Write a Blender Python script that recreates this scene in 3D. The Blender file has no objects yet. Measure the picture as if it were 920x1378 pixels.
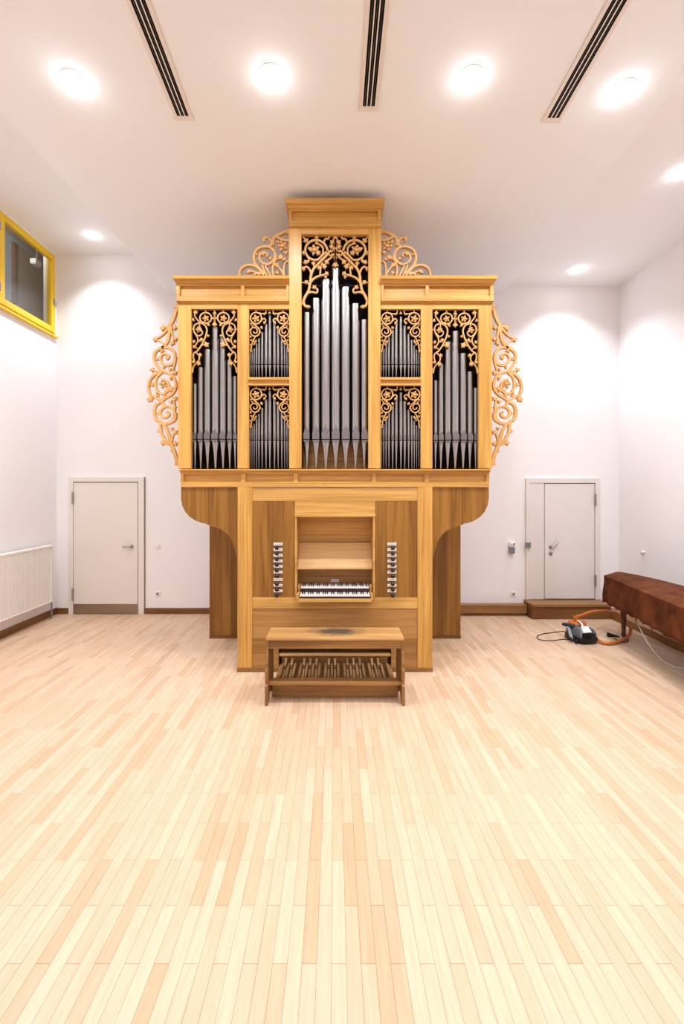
import bpy, math, random
from mathutils import Vector
random.seed(7)
C = bpy.context.scene.collection
F, CX, CY, H = 610.0, 450.0, 660.0, 1.88
YF = 4.70                      # plane of the organ front

def X(px, y=YF): return (px-CX)*y/F
def Z(py, y=YF): return H+(CY-py)*y/F
def P(px, py, y): return Vector((X(px, y), y, Z(py, y)))

# ---------------------------------------------------------------- materials
def rgb(r, g, b):
    f = lambda c: ((c/255+.055)/1.055)**2.4 if c > 10 else c/255/12.92
    return (f(r), f(g), f(b), 1)

def mat(name, col, rough=.5, metal=0, emit=0, spec=.5, bump=0, bscale=80, coat=0):
    m = bpy.data.materials.new(name); m.use_nodes = True
    nt = m.node_tree; b = nt.nodes['Principled BSDF']
    b.inputs['Base Color'].default_value = col
    b.inputs['Roughness'].default_value = rough
    b.inputs['Metallic'].default_value = metal
    b.inputs['Specular IOR Level'].default_value = spec
    b.inputs['Coat Weight'].default_value = coat
    if emit:
        b.inputs['Emission Color'].default_value = col
        b.inputs['Emission Strength'].default_value = emit
    tc = nt.nodes.new('ShaderNodeTexCoord')
    n = nt.nodes.new('ShaderNodeTexNoise'); n.inputs['Scale'].default_value = bscale
    n.inputs['Detail'].default_value = 4
    nt.links.new(tc.outputs['Object'], n.inputs['Vector'])
    if bump:
        bp = nt.nodes.new('ShaderNodeBump'); bp.inputs['Strength'].default_value = bump
        bp.inputs['Distance'].default_value = .01
        nt.links.new(n.outputs['Fac'], bp.inputs['Height'])
        nt.links.new(bp.outputs['Normal'], b.inputs['Normal'])
    elif not emit:
        mr = nt.nodes.new('ShaderNodeMapRange')
        mr.inputs['To Min'].default_value = max(rough-.04, 0); mr.inputs['To Max'].default_value = rough+.04
        nt.links.new(n.outputs['Fac'], mr.inputs['Value'])
        nt.links.new(mr.outputs['Result'], b.inputs['Roughness'])
    return m

def wood(name, dark, light, axis='z', rough=.42, fleck=.95, boards=0, stain=None):
    m = bpy.data.materials.new(name); m.use_nodes = True
    nt = m.node_tree; N = nt.nodes; L = nt.links; b = N['Principled BSDF']
    tc = N.new('ShaderNodeTexCoord')
    def noise(sc, scale, det=4, dist=0):
        mp = N.new('ShaderNodeMapping'); mp.inputs['Scale'].default_value = sc
        L.new(tc.outputs['Object'], mp.inputs['Vector'])
        n = N.new('ShaderNodeTexNoise'); n.inputs['Scale'].default_value = scale
        n.inputs['Detail'].default_value = det; n.inputs['Distortion'].default_value = dist
        L.new(mp.outputs['Vector'], n.inputs['Vector']); return n
    st = {'z': (1, 1, .07), 'x': (.07, 1, 1), 'y': (1, .07, 1)}[axis]
    st2 = {'z': (1, 1, .02), 'x': (.02, 1, 1), 'y': (1, .02, 1)}[axis]
    big = noise(st, 9, 3, .6); fine = noise(st2, 85, 5)
    mx = N.new('ShaderNodeMath'); mx.operation = 'MULTIPLY_ADD'
    L.new(fine.outputs['Fac'], mx.inputs[0]); mx.inputs[1].default_value = fleck
    ad = N.new('ShaderNodeMath'); ad.operation = 'SUBTRACT'
    L.new(big.outputs['Fac'], ad.inputs[0]); ad.inputs[1].default_value = fleck/2
    L.new(ad.outputs[0], mx.inputs[2])
    fac = mx.outputs[0]
    if boards:
        sx = N.new('ShaderNodeSeparateXYZ'); L.new(tc.outputs['Object'], sx.inputs[0])
        d = N.new('ShaderNodeMath'); d.operation = 'DIVIDE'
        L.new(sx.outputs['X' if axis == 'z' else 'Z'], d.inputs[0]); d.inputs[1].default_value = boards
        fl = N.new('ShaderNodeMath'); fl.operation = 'FLOOR'; L.new(d.outputs[0], fl.inputs[0])
        wn = N.new('ShaderNodeTexWhiteNoise'); wn.noise_dimensions = '1D'; L.new(fl.outputs[0], wn.inputs['W'])
        s = N.new('ShaderNodeMath'); s.operation = 'MULTIPLY_ADD'
        L.new(wn.outputs['Value'], s.inputs[0]); s.inputs[1].default_value = .35
        s2 = N.new('ShaderNodeMath'); s2.operation = 'SUBTRACT'; L.new(fac, s2.inputs[0]); s2.inputs[1].default_value = .17
        L.new(s2.outputs[0], s.inputs[2]); fac = s.outputs[0]
    cr = N.new('ShaderNodeValToRGB'); e = cr.color_ramp.elements
    e[0].position = .3; e[0].color = dark; e[1].position = .7; e[1].color = light
    L.new(fac, cr.inputs['Fac']); col = cr.outputs['Color']
    if stain:
        (cx, cy, cz, rx, ry, scol) = stain
        mp = N.new('ShaderNodeMapping'); mp.inputs['Location'].default_value = (-cx/rx, -cy/ry, 0)
        mp.inputs['Scale'].default_value = (1/rx, 1/ry, 0)
        L.new(tc.outputs['Object'], mp.inputs['Vector'])
        ln = N.new('ShaderNodeVectorMath'); ln.operation = 'LENGTH'; L.new(mp.outputs['Vector'], ln.inputs[0])
        nz = noise((1, 1, 1), 14, 4)
        a = N.new('ShaderNodeMath'); a.operation = 'ADD'; L.new(ln.outputs['Value'], a.inputs[0])
        L.new(nz.outputs['Fac'], a.inputs[1])
        mr = N.new('ShaderNodeMapRange'); mr.inputs['From Min'].default_value = .85; mr.inputs['From Max'].default_value = 1.6
        mr.inputs['To Min'].default_value = .93; mr.inputs['To Max'].default_value = 0
        L.new(a.outputs[0], mr.inputs['Value'])
        mix = N.new('ShaderNodeMix'); mix.data_type = 'RGBA'
        L.new(mr.outputs['Result'], mix.inputs['Factor']); L.new(col, mix.inputs['A']); mix.inputs['B'].default_value = scol
        col = mix.outputs['Result']
    L.new(col, b.inputs['Base Color'])
    b.inputs['Roughness'].default_value = rough; b.inputs['Specular IOR Level'].default_value = .4
    bp = N.new('ShaderNodeBump'); bp.inputs['Strength'].default_value = .12; bp.inputs['Distance'].default_value = .002
    L.new(fine.outputs['Fac'], bp.inputs['Height']); L.new(bp.outputs['Normal'], b.inputs['Normal'])
    return m

def floor_mat():
    m = bpy.data.materials.new('maple_strip_floor'); m.use_nodes = True
    nt = m.node_tree; N = nt.nodes; L = nt.links; b = N['Principled BSDF']
    tc = N.new('ShaderNodeTexCoord')
    mp = N.new('ShaderNodeMapping'); mp.inputs['Rotation'].default_value = (0, 0, math.radians(90))
    mp.inputs['Location'].default_value = (.03, .012, 0)
    L.new(tc.outputs['Object'], mp.inputs['Vector'])
    def brick(c1, c2, mortar, ms):
        br = N.new('ShaderNodeTexBrick'); L.new(mp.outputs['Vector'], br.inputs['Vector'])
        br.offset = .5; br.offset_frequency = 2; br.squash = 1
        br.inputs['Scale'].default_value = 1; br.inputs['Brick Width'].default_value = .506
        br.inputs['Row Height'].default_value = .0587; br.inputs['Mortar Size'].default_value = ms
        br.inputs['Mortar Smooth'].default_value = .3; br.inputs['Bias'].default_value = 0
        br.inputs['Color1'].default_value = c1; br.inputs['Color2'].default_value = c2
        br.inputs['Mortar'].default_value = mortar; return br
    val = brick((0, 0, 0, 1), (1, 1, 1, 1), (.5, .5, .5, 1), 0)
    cr = N.new('ShaderNodeValToRGB'); e = cr.color_ramp.elements
    e[0].position = 0; e[0].color = FLD
    e[1].position = 1; e[1].color = FLL
    x = e.new(.25); x.color = FLM
    L.new(val.outputs['Color'], cr.inputs['Fac'])
    def noise(sc, scale, dist=0):
        q = N.new('ShaderNodeMapping'); q.inputs['Scale'].default_value = sc
        L.new(tc.outputs['Object'], q.inputs['Vector'])
        n = N.new('ShaderNodeTexNoise'); n.inputs['Scale'].default_value = scale
        n.inputs['Detail'].default_value = 5; n.inputs['Distortion'].default_value = dist
        L.new(q.outputs['Vector'], n.inputs['Vector']); return n
    g = noise((1, .06, 1), 60, .4)
    r2 = N.new('ShaderNodeMapRange'); r2.inputs['From Min'].default_value = .3; r2.inputs['From Max'].default_value = .7
    r2.inputs['To Min'].default_value = .9; r2.inputs['To Max'].default_value = 1.05
    L.new(g.outputs['Fac'], r2.inputs['Value'])
    mul = N.new('ShaderNodeVectorMath'); mul.operation = 'SCALE'
    L.new(cr.outputs['Color'], mul.inputs[0]); L.new(r2.outputs['Result'], mul.inputs['Scale'])
    mor = brick((1, 1, 1, 1), (1, 1, 1, 1), (.36, .27, .20, 1), .0009)
    mm = N.new('ShaderNodeVectorMath'); mm.operation = 'MULTIPLY'
    L.new(mul.outputs[0], mm.inputs[0]); L.new(mor.outputs['Color'], mm.inputs[1])
    L.new(mm.outputs[0], b.inputs['Base Color'])
    n2 = noise((1, 1, 1), 5)
    r3 = N.new('ShaderNodeMapRange'); r3.inputs['To Min'].default_value = .34; r3.inputs['To Max'].default_value = .52
    L.new(n2.outputs['Fac'], r3.inputs['Value']); L.new(r3.outputs['Result'], b.inputs['Roughness'])
    b.inputs['Specular IOR Level'].default_value = .4
    return m

FLD = (.585, .385, .232, 1); FLM = (.65, .448, .298, 1); FLL = (.715, .512, .36, 1)
M = {}
M['wall'] = mat('white_plaster', (.86, .845, .865, 1), .85, spec=.2, bump=.03, bscale=150)
M['ceil'] = mat('cream_plaster', (.875, .905, .95, 1), .85, spec=.2, bump=.02)
M['side_ceil'] = mat('white_ceiling_plaster', (.87, .88, .90, 1), .85, spec=.2, bump=.02)
M['floor'] = floor_mat()
M['oak_v'] = wood('light_oak_upright', (.47, .235, .046, 1), (.68, .38, .098, 1), 'z', .36)
M['oak_h'] = wood('light_oak_level', (.45, .225, .044, 1), (.67, .37, .094, 1), 'x', .36)
M['oak_low_h'] = wood('honey_oak_level', (.46, .24, .054, 1), (.66, .38, .112, 1), 'x', .4)
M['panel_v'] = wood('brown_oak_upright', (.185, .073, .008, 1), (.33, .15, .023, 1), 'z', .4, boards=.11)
M['panel_h'] = wood('brown_oak_level', (.28, .132, .032, 1), (.44, .225, .068, 1), 'x', .42, boards=.17)
M['shelf'] = wood('downlit_oak_desk', (.50, .28, .10, 1), (.66, .40, .165, 1), 'x', .45)  # oak lightened in colour for the downlight falling on the desk
M['carve'] = wood('carved_limewood', (.52, .27, .085, 1), (.66, .38, .14, 1), 'z', .5, .3)
M['bench'] = wood('worn_oak_level', (.16, .072, .020, 1), (.36, .18, .056, 1), 'x', .38)
M['bench_v'] = wood('worn_oak_upright', (.16, .072, .020, 1), (.33, .165, .052, 1), 'z', .4)
M['bench_top'] = wood('worn_oak_seat', (.36, .18, .058, 1), (.60, .35, .13, 1), 'x', .33,
                      stain=(.015, .045, 0, .27, .15, (.055, .048, .042, 1)))
M['pedal'] = wood('oak_pedal', (.16, .08, .03, 1), (.32, .18, .078, 1), 'y', .42)
M['base'] = wood('brown_skirting', (.14, .055, .014, 1), (.22, .095, .03, 1), 'x', .4)
M['base_y'] = wood('brown_skirting_side', (.14, .055, .014, 1), (.22, .095, .03, 1), 'y', .4)
M['step'] = wood('step_oak', (.22, .10, .028, 1), (.32, .16, .055, 1), 'x', .38)
M['dark'] = mat('unlit_interior_dark', (.012, .008, .008, 1), .9, spec=.1)  # near-black base colour stands in for the unlit case interior
M['black'] = mat('black_recess', (.006, .006, .006, 1), .8, spec=.1)
M['tin'] = mat('polished_tin', (.42, .405, .40, 1), .25, metal=1, bscale=3)
M['tin_lip_dark'] = mat('tin_dark_reflection', (.22, .20, .20, 1), .5, metal=1)  # tin darkened in colour to give the lips a darker reflection
M['steel'] = mat('brushed_steel', (.42, .39, .36, 1), .35, metal=1)
M['kick'] = mat('steel_kick_plate', (.36, .29, .23, 1), .42, metal=1)
M['door'] = mat('cream_door_paint', (.78, .735, .69, 1), .45)
M['door_r'] = mat('pale_door_paint', (.74, .70, .68, 1), .45)
M['gap'] = mat('door_gap_shadow', (.10, .08, .07, 1), .8)  # shadow of the door gaps painted as a dark colour
M['rad'] = mat('radiator_enamel', (.83, .79, .74, 1), .35)
M['white'] = mat('white_plastic', (.82, .80, .77, 1), .4)
M['socket'] = mat('socket_insert_grey', (.22, .20, .19, 1), .5)
M['yellow'] = mat('yellow_paint', (.86, .56, .015, 1), .35)
M['ebony'] = mat('ebony_keys', (.012, .010, .010, 1), .25)
M['redkey'] = mat('dark_key_front', (.05, .015, .012, 1), .5)
M['ivory'] = mat('white_keys', (.85, .83, .79, 1), .25)
M['knob'] = mat('dark_turned_knob', (.010, .006, .006, 1), .22)
M['label'] = mat('engraved_plate', (.84, .80, .80, 1), .4)
M['ink'] = mat('engraving_ink', (.10, .09, .10, 1), .6)
M['cover'] = wood('brown_cover_cloth', (.060, .015, .0045, 1), (.155, .045, .014, 1), 'z', .8, .35)
M['cover'].node_tree.nodes['Principled BSDF'].inputs['Specular IOR Level'].default_value = .12
for n_ in M['cover'].node_tree.nodes:
    if n_.type == 'TEX_NOISE' and n_.inputs['Scale'].default_value < 20: n_.inputs['Scale'].default_value = 5
    if n_.type == 'MAPPING' and abs(n_.inputs['Scale'].default_value[2]-.07) < .01: n_.inputs['Scale'].default_value = (1, 1, .8)
M['leg'] = wood('dark_walnut_leg', (.07, .025, .012, 1), (.13, .05, .022, 1), 'z', .35)
M['orange'] = mat('orange_plastic', (.50, .13, .008, 1), .45, bump=.05)
M['silver'] = mat('silver_plastic', (.24, .26, .29, 1), .3, metal=.4)
M['vac'] = mat('smoked_grey_plastic', (.13, .145, .17, 1), .28, metal=.3)
M['blackp'] = mat('black_plastic', (.008, .008, .010, 1), .45, spec=.3)
M['cable_w'] = mat('white_cable', (.80, .78, .74, 1), .5)
M['lamp'] = mat('lit_lamp_lens', (1, .97, .92, 1), .5, emit=30)
M['grille'] = mat('vent_white', (.80, .74, .69, 1), .5)
M['concrete'] = mat('blue_grey_concrete', (.36, .43, .52, 1), .8, bump=.2, bscale=12)
M['tan'] = mat('tan_board', (.40, .29, .18, 1), .6)
g = bpy.data.materials.new('window_glass'); g.use_nodes = True
nt = g.node_tree; nt.nodes.remove(nt.nodes['Principled BSDF'])
t = nt.nodes.new('ShaderNodeBsdfTransparent'); t.inputs[0].default_value = (.9, .93, .93, 1)
gl = nt.nodes.new('ShaderNodeBsdfGlossy'); gl.inputs['Roughness'].default_value = .02
mx = nt.nodes.new('ShaderNodeMixShader'); mx.inputs[0].default_value = .07
nt.links.new(t.outputs[0], mx.inputs[1]); nt.links.new(gl.outputs[0], mx.inputs[2])
nt.links.new(mx.outputs[0], nt.nodes['Material Output'].inputs[0]); M['glass'] = g

# ---------------------------------------------------------------- mesh builder
class MB:
    def __init__(s): s.v = []; s.f = []
    def add(s, vs, fs):
        o = len(s.v); s.v += [Vector(p) for p in vs]; s.f += [tuple(o+i for i in f) for f in fs]; return s
    def box(s, x0, x1, y0, y1, z0, z1):
        x0, x1 = sorted((x0, x1)); y0, y1 = sorted((y0, y1)); z0, z1 = sorted((z0, z1))
        return s.add([(x0, y0, z0), (x1, y0, z0), (x1, y1, z0), (x0, y1, z0), (x0, y0, z1), (x1, y0, z1), (x1, y1, z1), (x0, y1, z1)],
                     [(0, 3, 2, 1), (4, 5, 6, 7), (0, 1, 5, 4), (1, 2, 6, 5), (2, 3, 7, 6), (3, 0, 4, 7)])
    def pbox(s, px0, px1, py0, py1, yf, yb):
        return s.box(X(px0, yf), X(px1, yf), yf, yb, Z(py1, yf), Z(py0, yf))
    def prism(s, poly, a, b, axis='y'):          # poly: 2-D outline, extruded along axis from a to b
        n = len(poly)
        def q(p, t): return {'y': (p[0], t, p[1]), 'x': (t, p[0], p[1]), 'z': (p[0], p[1], t)}[axis]
        vs = [q(p, a) for p in poly]+[q(p, b) for p in poly]
        return s.add(vs, [tuple(range(n))[::-1], tuple(range(n, 2*n))]+[(i, (i+1) % n, n+(i+1) % n, n+i) for i in range(n)])
    def lathe(s, prof, c, n=20, axis='z', cap=True):
        vs = []; fs = []
        for r, h in prof:
            for k in range(n):
                a = 2*math.pi*k/n; u, w = r*math.cos(a), r*math.sin(a)
                vs.append({'z': (c[0]+u, c[1]+w, c[2]+h), 'y': (c[0]+u, c[1]+h, c[2]+w), 'x': (c[0]+h, c[1]+u, c[2]+w)}[axis])
        m = len(prof)
        for i in range(m-1):
            for k in range(n): fs.append((i*n+k, i*n+(k+1) % n, (i+1)*n+(k+1) % n, (i+1)*n+k))
        if cap: fs += [tuple(range(n))[::-1], tuple((m-1)*n+k for k in range(n))]
        return s.add(vs, fs)
    def tube(s, pts, r, n=8, smooth=4):
        pts = [Vector(p) for p in pts]
        if smooth: pts = crom(pts, smooth)
        vs = []; fs = []; up = Vector((0, 0, 1)); prev = None
        for i, p in enumerate(pts):
            d = (pts[min(i+1, len(pts)-1)]-pts[max(i-1, 0)]).normalized()
            a = (up if abs(d.z) < .95 else Vector((1, 0, 0))) if prev is None else prev
            a = (a-d*a.dot(d)).normalized(); prev = a; b = d.cross(a)
            rr = r[i*(len(r)-1)//max(len(pts)-1, 1)] if isinstance(r, (list, tuple)) else r
            for k in range(n):
                t = 2*math.pi*k/n; vs.append(p+a*rr*math.cos(t)+b*rr*math.sin(t))
        m = len(pts)
        for i in range(m-1):
            for k in range(n): fs.append((i*n+k, i*n+(k+1) % n, (i+1)*n+(k+1) % n, (i+1)*n+k))
        fs += [tuple(range(n))[::-1], tuple((m-1)*n+k for k in range(n))]
        return s.add(vs, fs)
    def build(s, name, m, parent=None, smooth=False, bevel=0):
        me = bpy.data.meshes.new(name)
        off = Vector((0, 0, 0))
        if parent is not None: off = Vector(parent['_o'])
        me.from_pydata([p-off for p in s.v], [], s.f); me.update()
        bm_fix(me)
        me.materials.append(m)
        if smooth:
            me.polygons.foreach_set('use_smooth', [True]*len(me.polygons))
            try: me.set_sharp_from_angle(angle=math.radians(40))
            except Exception: pass
        o = bpy.data.objects.new(name, me); C.objects.link(o)
        if parent is not None: o.parent = parent
        o['_o'] = tuple(off)
        if bevel:
            b = o.modifiers.new('bevel', 'BEVEL'); b.width = bevel; b.segments = 2; b.limit_method = 'ANGLE'
        return o
import bmesh
def bm_fix(me):
    bm = bmesh.new(); bm.from_mesh(me); bmesh.ops.recalc_face_normals(bm, faces=bm.faces); bm.to_mesh(me); bm.free()
def crom(p, n):
    out = []
    for i in range(len(p)-1):
        a, b, c, d = p[max(i-1, 0)], p[i], p[i+1], p[min(i+2, len(p)-1)]
        for k in range(n):
            t = k/n
            out.append(.5*((2*b)+(c-a)*t+(2*a-5*b+4*c-d)*t*t+(3*b-a-3*c+d)*t**3))
    return out+[p[-1]]
def thing(name, label, cat, loc=(0, 0, 0), group=None):
    o = bpy.data.objects.new(name, None); C.objects.link(o); o.location = loc; o['_o'] = tuple(loc)
    o.empty_display_size = .1
    o['label'] = label; o['category'] = cat
    if group: o['group'] = group
    return o
def tag(o, label, cat, group=None):
    o['label'] = label; o['category'] = cat
    if group: o['group'] = group
    return o
def struct(o, label=None, cat=None):
    o['kind'] = 'structure'
    if label: o['label'] = label
    if cat: o['category'] = cat
    return o

# ---------------------------------------------------------------- room shell
XL, XR, YB, YN = -4.235, 4.33, 6.91, -3.2
ZLC, ZRC = 5.47, 4.985
struct(MB().box(XL-.2, XR+.2, YN, YB+.2, -.12, 0).build('floor', M['floor']), 'pale maple strip floor running towards the organ', 'floor')
struct(MB().box(XL-.2, XR+.2, YB, YB+.15, 0, 5.7).build('wall_back', M['wall']), 'white back wall behind the pipe organ with two doors', 'wall')
struct(MB().box(XR, XR+.15, YN, YB, 0, 5.7).build('wall_right', M['wall']), 'white right wall above the brown covered instrument', 'wall')
struct(MB().box(XL-.2, XR+.2, YN-.15, YN, 0, 5.7).build('wall_front', M['wall']), 'white wall behind the viewer', 'wall')
WY0, WY1, WZ0, WZ1 = 5.62, 6.855, 4.20, 5.43
wl = MB(); wl.box(XL-.15, XL, YN, YB, 0, WZ0); wl.box(XL-.15, XL, YN, WY0, WZ0, 5.7)
wl.box(XL-.15, XL, WY1, YB, WZ0, 5.7); wl.box(XL-.15, XL, WY0, WY1, WZ1, 5.7)
struct(wl.build('wall_left', M['wall']), 'white left wall with a high yellow window and a radiator', 'wall')
# side ceilings, and the lower ceiling between them that falls towards the back wall
PZ = lambda y: 4.95+.03*(4.6-y)
XPL = lambda y: -(2.52+.046*(6.91-y)) ; XPR = lambda y: 2.475+.05*(6.91-y)*.9
def pan_x(pxa, pya, pxb, pyb, y, zf=PZ):
    z = zf(y); py = CY-(z-H)*F/y
    px = pxa+(pxb-pxa)*(py-pya)/(pyb-pya); return X(px, y)
LX = lambda y: pan_x(0, 149, 234.8, 403, y); RX = lambda y: pan_x(920, 107, 668, 403, y)
ys = [YB, 5.5, 4.2, 3.0]
l1, l0 = LX(YB), LX(3.2); r1, r0 = RX(YB), RX(3.2)
kl = (l0-l1)/(YB-3.2); kr = (r0-r1)/(YB-3.2)
lN, rN = l1+kl*(YB-YN), r1+kr*(YB-YN)
print('panel edges', l1, l0, lN, r1, r0, rN)
T = .9
cp = MB(); cp.add([(l1, YB, PZ(YB)), (r1, YB, PZ(YB)), (rN, YN, PZ(YN)), (lN, YN, PZ(YN)),
                   (l1, YB, PZ(YB)+T), (r1, YB, PZ(YB)+T), (rN, YN, PZ(YN)+T), (lN, YN, PZ(YN)+T)],
                  [(0, 1, 2, 3), (4, 5, 6, 7), (0, 1, 5, 4), (1, 2, 6, 5), (2, 3, 7, 6), (3, 0, 4, 7)])
struct(cp.build('ceiling', M['ceil']), 'cream lower ceiling over the organ with three slot vents', 'ceiling')
cl = MB(); cl.add([(XL, YN, ZLC), (lN+.3, YN, ZLC), (l1+.3, YB, ZLC), (XL, YB, ZLC), (XL, YN, ZLC+.1), (lN+.3, YN, ZLC+.1), (l1+.3, YB, ZLC+.1), (XL, YB, ZLC+.1)],
                  [(0, 1, 2, 3), (4, 5, 6, 7), (0, 1, 5, 4), (1, 2, 6, 5), (2, 3, 7, 6), (3, 0, 4, 7)])
struct(cl.build('ceiling_left', M['side_ceil']), 'higher white ceiling strip beside the yellow window', 'ceiling')
cr_ = MB(); cr_.add([(rN-.02, YN, ZRC), (XR, YN, ZRC), (XR, YB, ZRC), (r1-.02, YB, ZRC), (rN-.02, YN, ZRC+.1), (XR, YN, ZRC+.1), (XR, YB, ZRC+.1), (r1-.02, YB, ZRC+.1)],
                    [(0, 1, 2, 3), (4, 5, 6, 7), (0, 1, 5, 4), (1, 2, 6, 5), (2, 3, 7, 6), (3, 0, 4, 7)])
struct(cr_.build('ceiling_right', M['side_ceil']), 'white ceiling strip along the right wall', 'ceiling')
# skirting
def skirt(name, x0, x1, y0, y1, z0, z1, m): return struct(MB().box(x0, x1, y0, y1, z0, z1).build(name, m, bevel=.004))
DLX0, DLX1 = X(93.5, YB), X(194.5, YB)
b1 = MB(); b1.box(XL, DLX0, YB-.018, YB, 0, .09); b1.box(DLX1, -1.3, YB-.018, YB, 0, .09)
struct(b1.build('baseboard_back', M['base'], bevel=.004))
skirt('baseboard_left', XL, XL+.02, YN, YB-.018, 0, .10, M['base_y'])
pl = MB(); pl.box(4.04, XR, YN, YB, 0, .095)
struct(pl.build('baseboard_right', M['step'], bevel=.004))
kb = MB(); kb.box(1.3, 2.875, YB-.14, YB, .045, .165); kb.box(1.3, 2.875, YB-.09, YB, 0, .045)
struct(kb.build('trim_1', M['step'], bevel=.004), 'long oak skirting box right of the organ', 'skirting')

# ---------------------------------------------------------------- left door
def handle(par, x, z, y, ang, L=.12, flip=1):
    h = MB(); h.lathe([(.0, 0), (.026, 0), (.026, -.010), (.011, -.012), (.011, -.05)], (x, y, z), 18, 'y')
    ex, ez = x+L*math.cos(ang), z+L*math.sin(ang)
    h.tube([(x, y-.047, z), (x+.5*(ex-x), y-.052, z+.5*(ez-z)), (ex, y-.047, ez)], .0125, 8)
    return h.build('handle', M['steel'], par, True)
d = bpy.data.objects.new('door_1', None); C.objects.link(d); d.location = (-3.45, YB, 0); d['_o'] = (-3.45, YB, 0)
struct(d, 'cream door with steel kick plate at the left of the back wall', 'door')
zt = Z(642, YB); lx0, lx1, lzt = X(99.5, YB), X(187, YB), Z(648.5, YB)
fr = MB(); fr.box(DLX0, lx0, YB-.03, YB, 0, zt); fr.box(lx1, DLX1, YB-.03, YB, 0, zt); fr.box(lx0, lx1, YB-.03, YB, lzt, zt)
fr.build('door_frame', M['door'], d, bevel=.003)
MB().box(lx0, lx1, YB-.006, YB-.001, .0, lzt).build('gap_shadow_sheet', M['gap'], d)  # dark sheet behind the leaf, shows as shadow in the gap
MB().box(lx0+.006, lx1-.012, YB-.022, YB-.004, .008, lzt-.012).build('door_leaf', M['door'], d, bevel=.002)
MB().box(lx0+.008, lx1-.014, YB-.026, YB-.0225, .01, .155).build('kick_plate', M['kick'], d)
handle(d, X(178.4, YB), Z(735.2, YB), YB-.022, math.pi)
for zc in (Z(670, YB), Z(799.5, YB)):
    MB().lathe([(.014, -.09), (.014, .09)], (lx0+.002, YB-.042, zc), 12).build('hinge', M['steel'], d, True)
MB().box(DLX1, DLX1+.012, YB-.012, YB, 0, zt).build('shadow_gap_strip', M['kick'], d)  # strip standing in for the dark shadow gap beside the frame
# right door on its step
d = bpy.data.objects.new('door_2', None); C.objects.link(d); d.location = (3.45, YB, .225); d['_o'] = (3.45, YB, .225)
struct(d, 'pale door with a narrow fixed side panel, above the oak step', 'door')
x0, x1, z0, zt = X(706.5, YB), X(805.5, YB), .225, Z(643.5, YB)
lx0, lx1, lzt = X(731, YB), X(799, YB), Z(650, YB)
fr = MB(); fr.box(x0, x0+.055, YB-.035, YB, z0, zt); fr.box(lx1, x1, YB-.035, YB, z0, zt); fr.box(x0+.055, lx1, YB-.035, YB, lzt, zt)
fr.build('door_frame', M['door_r'], d, bevel=.003)
MB().box(x0+.055, lx1, YB-.006, YB-.001, z0, lzt).build('gap_shadow_sheet', M['gap'], d)  # same painted gap shadow behind this leaf and side panel
MB().box(x0+.057, lx0-.004, YB-.028, YB-.004, z0+.004, lzt-.004).build('side_panel', M['door_r'], d, bevel=.002)
MB().box(lx0+.006, lx1-.010, YB-.028, YB-.004, z0+.012, lzt-.012).build('door_leaf', M['door_r'], d, bevel=.002)
handle(d, X(739.3, YB), Z(736, YB), YB-.028, math.radians(43), .13)
MB().lathe([(.0, 0), (.026, 0), (.026, -.012), (0, -.013)], (X(739.5, YB), YB-.028, Z(744.6, YB)), 18, 'y').build('lock_rose', M['steel'], d, True)
for zc in (Z(672.5, YB), Z(781, YB)):
    MB().lathe([(.014, -.09), (.014, .09)], (lx1-.002, YB-.047, zc), 12).build('hinge', M['steel'], d, True)
st = thing('door_step', 'low oak step on the floor below the right door', 'step', (3.47, 6.75, 0))
MB().box(2.88, 4.035, 6.59, YB-.001, .185, .222).build('tread', M['step'], st, bevel=.005)
MB().box(2.885, 4.035, 6.62, YB-.001, 0, .185).build('riser', M['base'], st)

# ---------------------------------------------------------------- wall fittings
def plate(name, label, cat, px, py, insert, group=None):
    cx, cz = X(px, YB), Z(py, YB)
    o = thing(name, label, cat, (cx, YB, cz), group)
    MB().box(cx-.041, cx+.041, YB-.012, YB-.001, cz-.041, cz+.041).build('cover_plate', M['white'], o, bevel=.004)
    if insert == 'socket':
        m = MB(); m.lathe([(.0, 0), (.021, 0), (.021, -.004), (0, -.004)], (cx, YB-.0125, cz), 20, 'y'); m.build('socket_insert', M['socket'], o, True)
        MB().lathe([(.019, 0), (.026, 0), (.026, -.004), (.019, -.004)], (cx, YB-.012, cz), 20, 'y').build('socket_rim', M['white'], o, True)
    else:
        MB().box(cx-.031, cx+.031, YB-.019, YB-.0125, cz-.031, cz+.031).build('rocker', M['white'], o, bevel=.004)
plate('wall_socket', 'white square wall socket right of the left door, near the floor', 'socket', 212.3, 799, 'socket', 'wall sockets on the back wall')
plate('light_switch', 'white square light switch right of the left door, at handle height', 'switch', 212, 735, 'rocker')
plate('wall_socket', 'white square wall socket near the floor between the organ and the right door', 'socket', 690.3, 799.3, 'socket', 'wall sockets on the back wall')
o = thing('key_switch_box', 'small two-part beige control box on the wall left of the right door', 'control box', P(689.5, 738, YB))
MB().pbox(685.4, 693.5, 729.5, 736, YB-.05, YB-.001).build('upper_housing', M['rad'], o, bevel=.006)
MB().pbox(686.2, 693, 736.4, 745, YB-.065, YB-.001).build('lower_housing', M['silver'], o, bevel=.008)
MB().pbox(685.6, 690.5, 733.6, 734.2, YB-.0515, YB-.05).build('slot', M['black'], o)
MB().lathe([(0, 0), (.010, 0), (.008, -.018), (0, -.018)], (X(691.4, YB-.05), YB-.0505, Z(732.2, YB-.05)), 12, 'y').build('key', M['blackp'], o)
o = thing('door_sensor', 'tiny grey sensor box fixed to the side panel of the right door', 'sensor', P(711, 734, YB))
MB().pbox(707.3, 714.5, 730, 737, YB-.075, YB-.036).build('housing', M['silver'], o, bevel=.005)
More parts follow.
